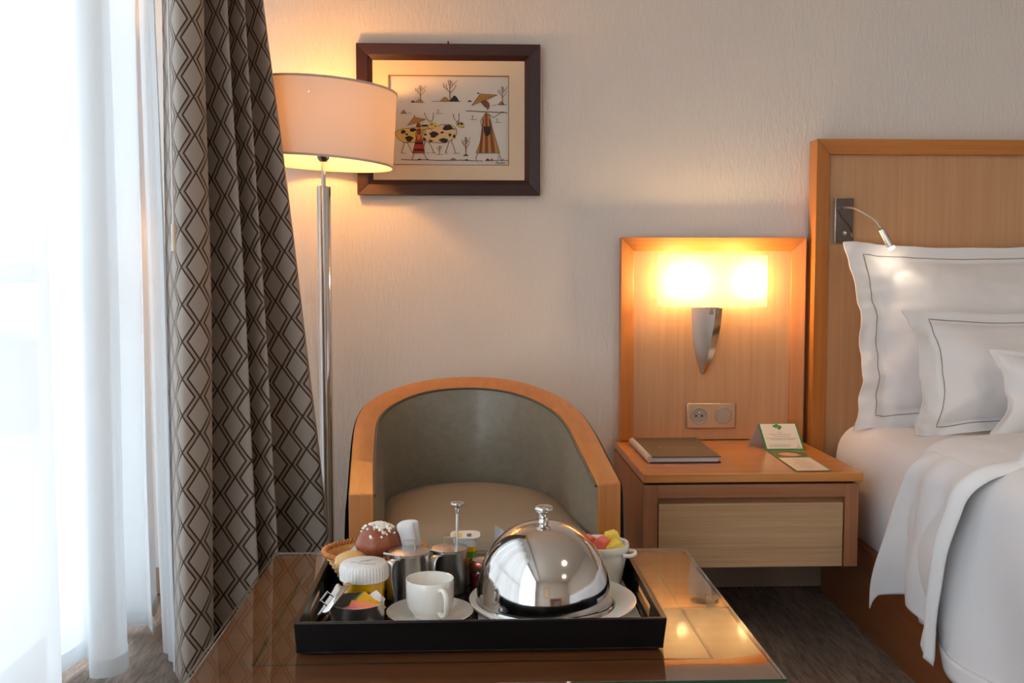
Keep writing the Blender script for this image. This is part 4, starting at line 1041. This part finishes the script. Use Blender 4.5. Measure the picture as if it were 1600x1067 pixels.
q = PY(550, 872, 1.69); tag(make('bread_roll', MB().sphere(tuple(q - Vector((0, 0, .006))), .026, 24, sc=(1.15, .9, .75), fn=lambda d: 1 + .05 * fn(d, 2)), 'roll', loc=tuple(q - Vector((0, 0, .03))), angle=180), 'pale bread roll at the left inside the basket', 'bread')
# croissant: tapering crescent with ridges
cc = PY(613, 866, 1.70); cm = MB(); pts = []; rr = []
for i in range(41):
    t = i / 40; a = PI * (0.15 + 0.7 * t); pts.append((cc.x + .03 * math.cos(a), cc.y - .01 + .012 * math.sin(a), cc.z - .014 + .006 * math.sin(a))); rr.append((.0035 + .013 * math.sin(PI * t) ** .8) * (1 + .12 * abs(math.sin(t * PI * 6))))
tag(make('croissant', cm.tube(pts, rr, 14), 'croi', loc=tuple(cc - Vector((0, 0, .03))), angle=180), 'small dark croissant below the sugared bun in the basket', 'croissant')
# white cloth twisted up out of the basket
def clothp(cx, cy, z0, z1, prof, seed, sy=.6):
    m = MB()
    def f(u, v):
        a = 2 * PI * u; i = v * (len(prof) - 1); k = min(len(prof) - 2, int(i)); r = prof[k][0] + (prof[k + 1][0] - prof[k][0]) * (i - k); ox = prof[k][1] + (prof[k + 1][1] - prof[k][1]) * (i - k)
        r *= 1 + .16 * fn((math.cos(a) * 1.5, math.sin(a) * 1.5, v * 2 + seed)) + .06 * math.sin(a * 5 + v * 3)
        return (cx + ox + r * math.cos(a), cy + r * sy * math.sin(a), z0 + (z1 - z0) * (1 - (1 - v) ** 1.9))
    m.grid(f, 40, 24); return m
q0 = PY(640, 862, 1.715); q1 = PY(636, 812, 1.715)
tag(make('cloth_napkin', clothp(q0.x, 1.715, q0.z - .01, q1.z, [(.019, .004), (.017, .003), (.0160, .002), (.0165, .001), (.0175, -.001), (.0190, -.003), (.0195, -.004), (.0185, -.003), (.0155, -.001), (.009, .003), (.002, .004)], 2.0), 'cotton', loc=(q0.x, 1.715, q0.z - .01), angle=180), 'white cloth napkin sticking up at the right of the bread basket', 'napkin')
q = PY(556, 852, 1.74)
m = MB(); m.add([(q.x - .018, 1.735, q.z - .014), (q.x + .006, 1.728, q.z + .008), (q.x + .024, 1.735, q.z - .004), (q.x + .012, 1.725, q.z - .02)], [(0, 3, 2, 1)])
tag(make('liner_paper', m, 'paper', loc=tuple(q), solid=.0008), 'scrap of white liner paper beside the pale roll', 'paper')

# yogurt pot
YX, YY = PY(727, 850, 1.758)[0], 1.764; yz = PY(727, 836, 1.758)[2]
yg = thing('yogurt_pot', 'white yogurt pot with yellow and green label at the back of the tray', 'yogurt', (YX, YY, FZ))
def rsq(hw, z, n=32):
    out = []
    for i in range(n):
        a = 2 * PI * i / n; c, s = math.cos(a), math.sin(a); k = (abs(c) ** 4 + abs(s) ** 4) ** -.25
        out.append((YX + hw * c * k, YY + hw * s * k, z))
    return out
def loft(rings, mi=0):
    m = MB(); n = len(rings[0]); m.add([p for r in rings for p in r], [(k * n + i, k * n + (i + 1) % n, (k + 1) * n + (i + 1) % n, (k + 1) * n + i) for k in range(len(rings) - 1) for i in range(n)] + [tuple(range(n))[::-1], tuple((len(rings) - 1) * n + i for i in range(n))], mi); return m
make('tub', loft([rsq(.0155, FZ), rsq(.0165, FZ + .004), rsq(.0215, yz - .002)]), 'paper', yg, angle=50)
make('foil_lid', loft([rsq(.0265, yz - .002), rsq(.0270, yz - .001), rsq(.0268, yz)]), 'porc', yg, angle=50)
M['yel'] = mat('yellow label', rgb(240, 200, 30), .5); M['grn'] = mat('green label', rgb(110, 160, 60), .5)
hY = yz - FZ
def yl(z0, z1, mi, a0_, a1_, off):
    m = MB()
    def f(u, v):
        z = z0 + (z1 - z0) * v; hw = .0165 + .005 * (z / hY) + off; a = a0_ + (a1_ - a0_) * u; c, s = math.cos(a), math.sin(a); k = (abs(c) ** 4 + abs(s) ** 4) ** -.25
        return (YX + hw * c * k, YY + hw * s * k, FZ + z)
    m.grid(f, 16, 2); return m
make('label', yl(hY * .42, hY * .80, 0, -PI * .56, -PI * .1, .0006), 'yel', yg)
make('label_band', yl(hY * .58, hY * .70, 0, -PI * .52, -PI * .14, .0010), 'grn', yg)
lb = MB(); lb.box(YX - .020, YX - .006, YY - .018, YY + .004, yz + .0002, yz + .0005)
make('lid_print', lb, 'yel', yg, smooth=False)
bc = MB()
for k in range(6): bc.box(YX + .003, YX + .011, YY - .016 + k * .0035, YY - .0145 + k * .0035, yz + .0002, yz + .0006)
make('barcode', bc, 'greyink', yg, smooth=False)
# jam jar
JJX, JJY = PY(752, 880, 1.735)[0], 1.735
jj = thing('jam_jar', 'little jar of dark red jam with copper lid beside the dome', 'jar', (JJX, JJY, FZ)); jt = PY(752, 874, 1.735)[2]
jh = jt - FZ
make('glass', MB().lathe([(0, 0), (.020, 0), (.0215, .003), (.0215, jh * .55), (.019, jh * .66)], (JJX, JJY, FZ), 36), mat('dark red jam', rgb(92, 20, 16), .08, coat=1.0), jj, angle=50)
make('lid', MB().lathe([(.0205, jh * .66), (.0215, jh * .70), (.0215, jh - .002), (.020, jh), (.018, jh - .0005), (0, jh - .0005)], (JJX, JJY, FZ), 36), mat('copper lid', rgb(196, 120, 96), .25, .9), jj, angle=50)
make('lid_label', MB().lathe([(.0165, jh + .0002), (0, jh + .0003)], (JJX, JJY, FZ), 36), mat('pale lid print', rgb(224, 196, 186), .5), jj)
make('lid_print', MB().box(JJX - .008, JJX + .006, JJY - .009, JJY - .006, FZ + jh + .0003, FZ + jh + .0006), mat('red print', rgb(170, 60, 50), .5), jj)
# fruit bowl
FX, FY = PY(938, 850, 1.745)[0], 1.743; fzt = PY(938, 846, 1.745)[2]; fh = fzt - FZ
fb = thing('fruit_bowl', 'white porcelain bowl with small ear handles behind the dome', 'bowl', (FX, FY, FZ))
make('bowl', MB().lathe([(0, 0), (.034, 0), (.037, .003), (.0475, fh * .75), (.048, fh * .80), (.0505, fh * .84), (.0510, fh - .002), (.0500, fh), (.0475, fh - .002), (.046, fh * .7), (.035, .008), (0, .008)], (FX, FY, FZ), 64), 'porc', fb, angle=60)
for an in (-25, 155):
    a = math.radians(an); e = Vector((math.cos(a), math.sin(a), 0)); n_ = Vector((-math.sin(a), math.cos(a), 0)); c = Vector((FX, FY, FZ + fh * .80))
    make('ear_handle', MB().tube(catmull([c + e * .047 + n_ * .018, c + e * .058 + n_ * .016, c + e * .0635, c + e * .058 - n_ * .016, c + e * .047 - n_ * .018], 6), .0036, 10), 'porc', fb, angle=180)
M['melon'] = mat('watermelon flesh', rgb(238, 112, 98), .3, sss=.3); M['pine'] = mat('pineapple flesh', rgb(238, 212, 90), .35, sss=.3)
for k, (mm, lb, dx, dy, dz, sx, sy, sz_, r1, r2) in enumerate((('melon', 'pink watermelon wedge at the left of the fruit bowl', -.020, -.004, .001, .010, .012, .012, .3, .5), ('melon', 'large pink watermelon chunk in the middle of the bowl', .000, -.012, -.002, .013, .015, .013, -.5, .4), ('pine', 'yellow pineapple cube on top at the right of the bowl', .022, .012, .006, .014, .010, .010, .2, -.2), ('pine', 'flat yellow pineapple slice at the front right of the bowl', .018, -.014, -.004, .020, .013, .007, .3, -.3), ('pine', 'yellow pineapple piece under the others in the bowl', -.006, .016, -.010, .02, .016, .009, .9, .1))):
    m = MB(); vs = [Vector((x * sx * (1 if z < 0 else .72), y * sy, z * sz_)) for z in (-1, 1) for y in (-1, 1) for x in (-1, 1)]
    m.add(vs, [(0, 2, 3, 1), (4, 5, 7, 6), (0, 1, 5, 4), (2, 6, 7, 3), (0, 4, 6, 2), (1, 3, 7, 5)])
    m.xform(Matrix.Translation((FX + dx, FY + dy, fzt + dz)) @ Matrix.Rotation(r1, 4, 'Z') @ Matrix.Rotation(r2, 4, 'Y'))
    tag(make('melon_piece' if mm == 'melon' else 'pineapple_piece', m, mm, loc=(FX + dx, FY + dy, fzt + dz), bevel=.003, seg=3), lb, 'fruit', 'fruit pieces in the bowl')
# folded white card behind the dome
q = PY(778, 840, 1.76); qt = PY(773, 820, 1.76)
m = MB(); m.add([(qt.x - .001, 1.765, FZ), (qt.x, 1.765, qt.z), (qt.x + .028, 1.758, qt.z - .020), (qt.x + .05, 1.75, FZ), (qt.x + .03, 1.775, FZ)], [(0, 3, 2, 1), (1, 2, 4)])
tag(make('folded_card', m, 'paper', loc=(qt.x, 1.765, FZ), solid=.001), 'pointed white folded card standing behind the dome cover', 'card')
# wrapped tissue at left
q = PY(516, 925, 1.60)
m = MB()
m.grid(lambda u, v: (q.x - .016 + .034 * u + .008 * v, q.y - .03 + .075 * v, FZ + .006 + .030 * math.sin(u * PI * .8 + .3) * (0.5 + .5 * v) + .004 * fn((u * 4, v * 4, 1))), 14, 14)
tag(make('tissue', m, 'paper', loc=(q.x, q.y, FZ), solid=.001, angle=180), 'crumpled white tissue tucked behind the steel lid', 'tissue')

# ------------------------------------------------------------------ things on the nightstand
NZ = 0.4805
bd = thing('binder', 'dark taupe hotel binder with copper lettering on the nightstand', 'binder', (0.59, 2.86, NZ))
M['leath'] = mat('dark taupe leatherette', rgb(88, 76, 62), 0.5); M['pages'] = mat('page block', rgb(206, 204, 214), .8); M['copper'] = mat('copper foil lettering', rgb(176, 110, 84), .35, .4)
bx0, bx1, by0, by1 = 0.490, 0.690, 2.715, 3.035
make('cover_back', MB().box(bx0, bx1, by0, by1, NZ, NZ + .003), mat('binder dark back', rgb(52, 44, 40), .5), bd, bevel=.001)
make('pages', MB().box(bx0 + .008, bx1 - .006, by0 + .006, by1 - .006, NZ + .003, NZ + .0155), 'pages', bd, smooth=False)
make('cover_front', MB().box(bx0 + .006, bx1, by0, by1, NZ + .0155, NZ + .0185), 'leath', bd, bevel=.001)
make('spine', MB().tube([(bx0 + .002, by0 + .002, NZ + .0098), (bx0 + .002, by1, NZ + .0098)], .0098, 14), mat('silver grey spine', rgb(196, 190, 192), .4), bd)
tm = text_mb('RADISSON', .0235, Matrix.Translation((.598, 2.862, NZ + .0188)))
text_mb('HOTEL DIRECTORY', .0095, Matrix.Translation((.598, 2.838, NZ + .0188)), 0, tm)
make('lettering', tm, 'copper', bd, smooth=False)
# tent card
M['green'] = mat('green card border', rgb(40, 132, 70), .5); M['cream'] = mat('cream card', rgb(238, 222, 200), .6); M['txt'] = mat('grey brown print', rgb(150, 128, 110), .6); M['leaf'] = mat('leaf print', rgb(70, 148, 70), .6)
tc_ = thing('tent_card', 'green bordered folded tent card standing on the nightstand', 'card', (0.93, 2.95, NZ))
c0 = Vector((0.872, 2.905, NZ)); cw = 0.118
tl_ = Vector((0.858, 2.945, NZ + 0.074)); ux = Vector((1, .01, 0)).normalized(); uy = (tl_ - c0); chh = uy.length; uy.normalize(); un = ux.cross(uy).normalized(); un = un if un.y < 0 else -un
def card(a, b, o=0.0): return c0 + ux * (a * cw) + uy * (b * chh) + un * o
m = MB(); m.add([card(0, 0), card(1, 0), card(1, 1), card(0, 1)], [(0, 1, 2, 3)]); make('front_panel', m, 'green', tc_, smooth=False, solid=.0006)
m = MB(); m.add([card(.05, .055, .0008), card(.96, .055, .0008), card(.955, .985, .0008), card(.045, .985, .0008)], [(0, 1, 2, 3)]); make('print_area', m, 'cream', tc_, smooth=False)
m = MB(); bk_ = [card(0, 1), card(1, 1), card(1, 1) + Vector((0, .05, -.074)), card(0, 1) + Vector((-.016, .05, -.074))]; m.add(bk_, [(0, 1, 2, 3)]); make('back_panel', m, mat('white card back', rgb(210, 196, 190), .6), tc_, smooth=False, solid=.0006)
pm_ = MB()
def bar(a, b, w, h=.016, mi=0): pm_.add([card(a, b, .0012), card(a + w, b, .0012), card(a + w, b + h, .0012), card(a, b + h, .0012)], [(0, 1, 2, 3)], mi)
for (a, b, w) in ((.44, .66, .12), (.22, .585, .55), (.28, .515, .46), (.10, .435, .80), (.20, .385, .62), (.12, .185, .58), (.12, .13, .55), (.80, .09, .14)): 
    x_ = a
    while x_ < a + w:
        l_ = random.uniform(.03, .07); bar(x_, b, min(l_, a + w - x_)); x_ += l_ + .012
for (cx_, cy_, r_) in ((.40, .90, .045), (.47, .93, .05), (.53, .87, .06), (.44, .85, .03), (.50, .80, .035)):
    pm_.add([card(cx_ + r_ * math.cos(t) * .9, cy_ + r_ * math.sin(t) * 1.1, .0013) for t in [2 * PI * i / 10 for i in range(10)]], [tuple(range(10))], 1)
for (x_, y_, x2, y2) in ((.87, .10, .87, .24),): bar(x_, y_, .012, .14)
make('print', pm_, ['txt', 'leaf'], tc_, smooth=False)
# door hanger with hole
dh = thing('door_hanger', 'flat door hanger card with round hole lying before the tent card', 'card', (0.91, 2.78, NZ))
h0 = [PZ(1187, 697, NZ + .0006), PZ(1245, 697, NZ + .0006), PZ(1301, 737.5, NZ + .0006), PZ(1244, 737.5, NZ + .0006)]
h0[0] = Vector((.872, 2.90, NZ + .0008)); h0[1] = Vector((.972, 2.902, NZ + .0008)); h0[2] = Vector((.957, 2.586, NZ + .0008)); h0[3] = Vector((.859, 2.584, NZ + .0008))
def hq(a, b, o=0): return (h0[0].lerp(h0[1], a)).lerp(h0[3].lerp(h0[2], a), b) + Vector((0, 0, o))
m = MB(); n_ = 32; hc = (.52, .19); ra, rb = .33, .12
ringi = [(hc[0] + ra * math.cos(2 * PI * i / n_), hc[1] + rb * math.sin(2 * PI * i / n_)) for i in range(n_)]
def sqp(t):
    c, s = math.cos(t), math.sin(t); k = 1 / max(abs(c), abs(s)); return (.5 + .5 * c * k, .19 + .19 * s * k)
ringo = [sqp(2 * PI * i / n_) for i in range(n_)]
m.add([hq(a, b) for a, b in ringo] + [hq(a, b) for a, b in ringi], [(i, (i + 1) % n_, n_ + (i + 1) % n_, n_ + i) for i in range(n_)])
m.add([hq(0, .38), hq(1, .38), hq(1, 1), hq(0, 1)], [(0, 1, 2, 3)])
make('card', m, mat('dark green hanger', rgb(92, 110, 66), .55), dh, smooth=False, solid=.0006)
m = MB(); m.add([hq(.03, .39, .0007), hq(.95, .39, .0007), hq(.95, .985, .0007), hq(.03, .985, .0007)], [(0, 1, 2, 3)]); make('print_area', m, 'cream', dh, smooth=False)
m = MB()
for b, a, w in ((.44, .40, .2), (.50, .32, .36), (.56, .40, .2), (.62, .28, .44), (.68, .25, .5), (.75, .30, .4), (.80, .25, .5), (.86, .40, .2), (.91, .42, .12)):
    m.add([hq(a, b, .0010), hq(a + w, b, .0010), hq(a + w, b + .012, .0010), hq(a, b + .012, .0010)], [(0, 1, 2, 3)])
make('print', m, mat('faint print', rgb(196, 170, 140), .6), dh, smooth=False)

# ------------------------------------------------------------------ far end of the room (seen only in reflections)
ds = thing('desk', 'plain wooden desk against the wall behind the viewer', 'desk', (1.2, -2.4, 0))
make('desk_top', MB().box(0.6, 1.9, -2.68, -2.1, 0.72, 0.75), 'edge_h', ds, bevel=.003)
for x_ in (0.6, 1.86): make('side_panel', MB().box(x_, x_ + .04, -2.68, -2.12, 0, .72), 'edge_v', ds, smooth=False)
mr = thing('rear_picture', 'framed picture on the wall behind the viewer', 'picture', (0.3, -2.69, 1.1))  # framed picture added for the dome's reflections, not a mirror
mitre = make('panel', MB().box(-0.1, 0.5, -2.695, -2.68, 0.9, 1.8), 'mat', mr, smooth=False)
for (a, b, c, d) in ((-.14, -.1, .86, 1.84), (.5, .54, .86, 1.84), (-.1, .5, .86, .9), (-.1, .5, 1.8, 1.84)): make('frame_rail', MB().box(a, b, -2.697, -2.67, c, d), 'edge_v', mr, smooth=False)
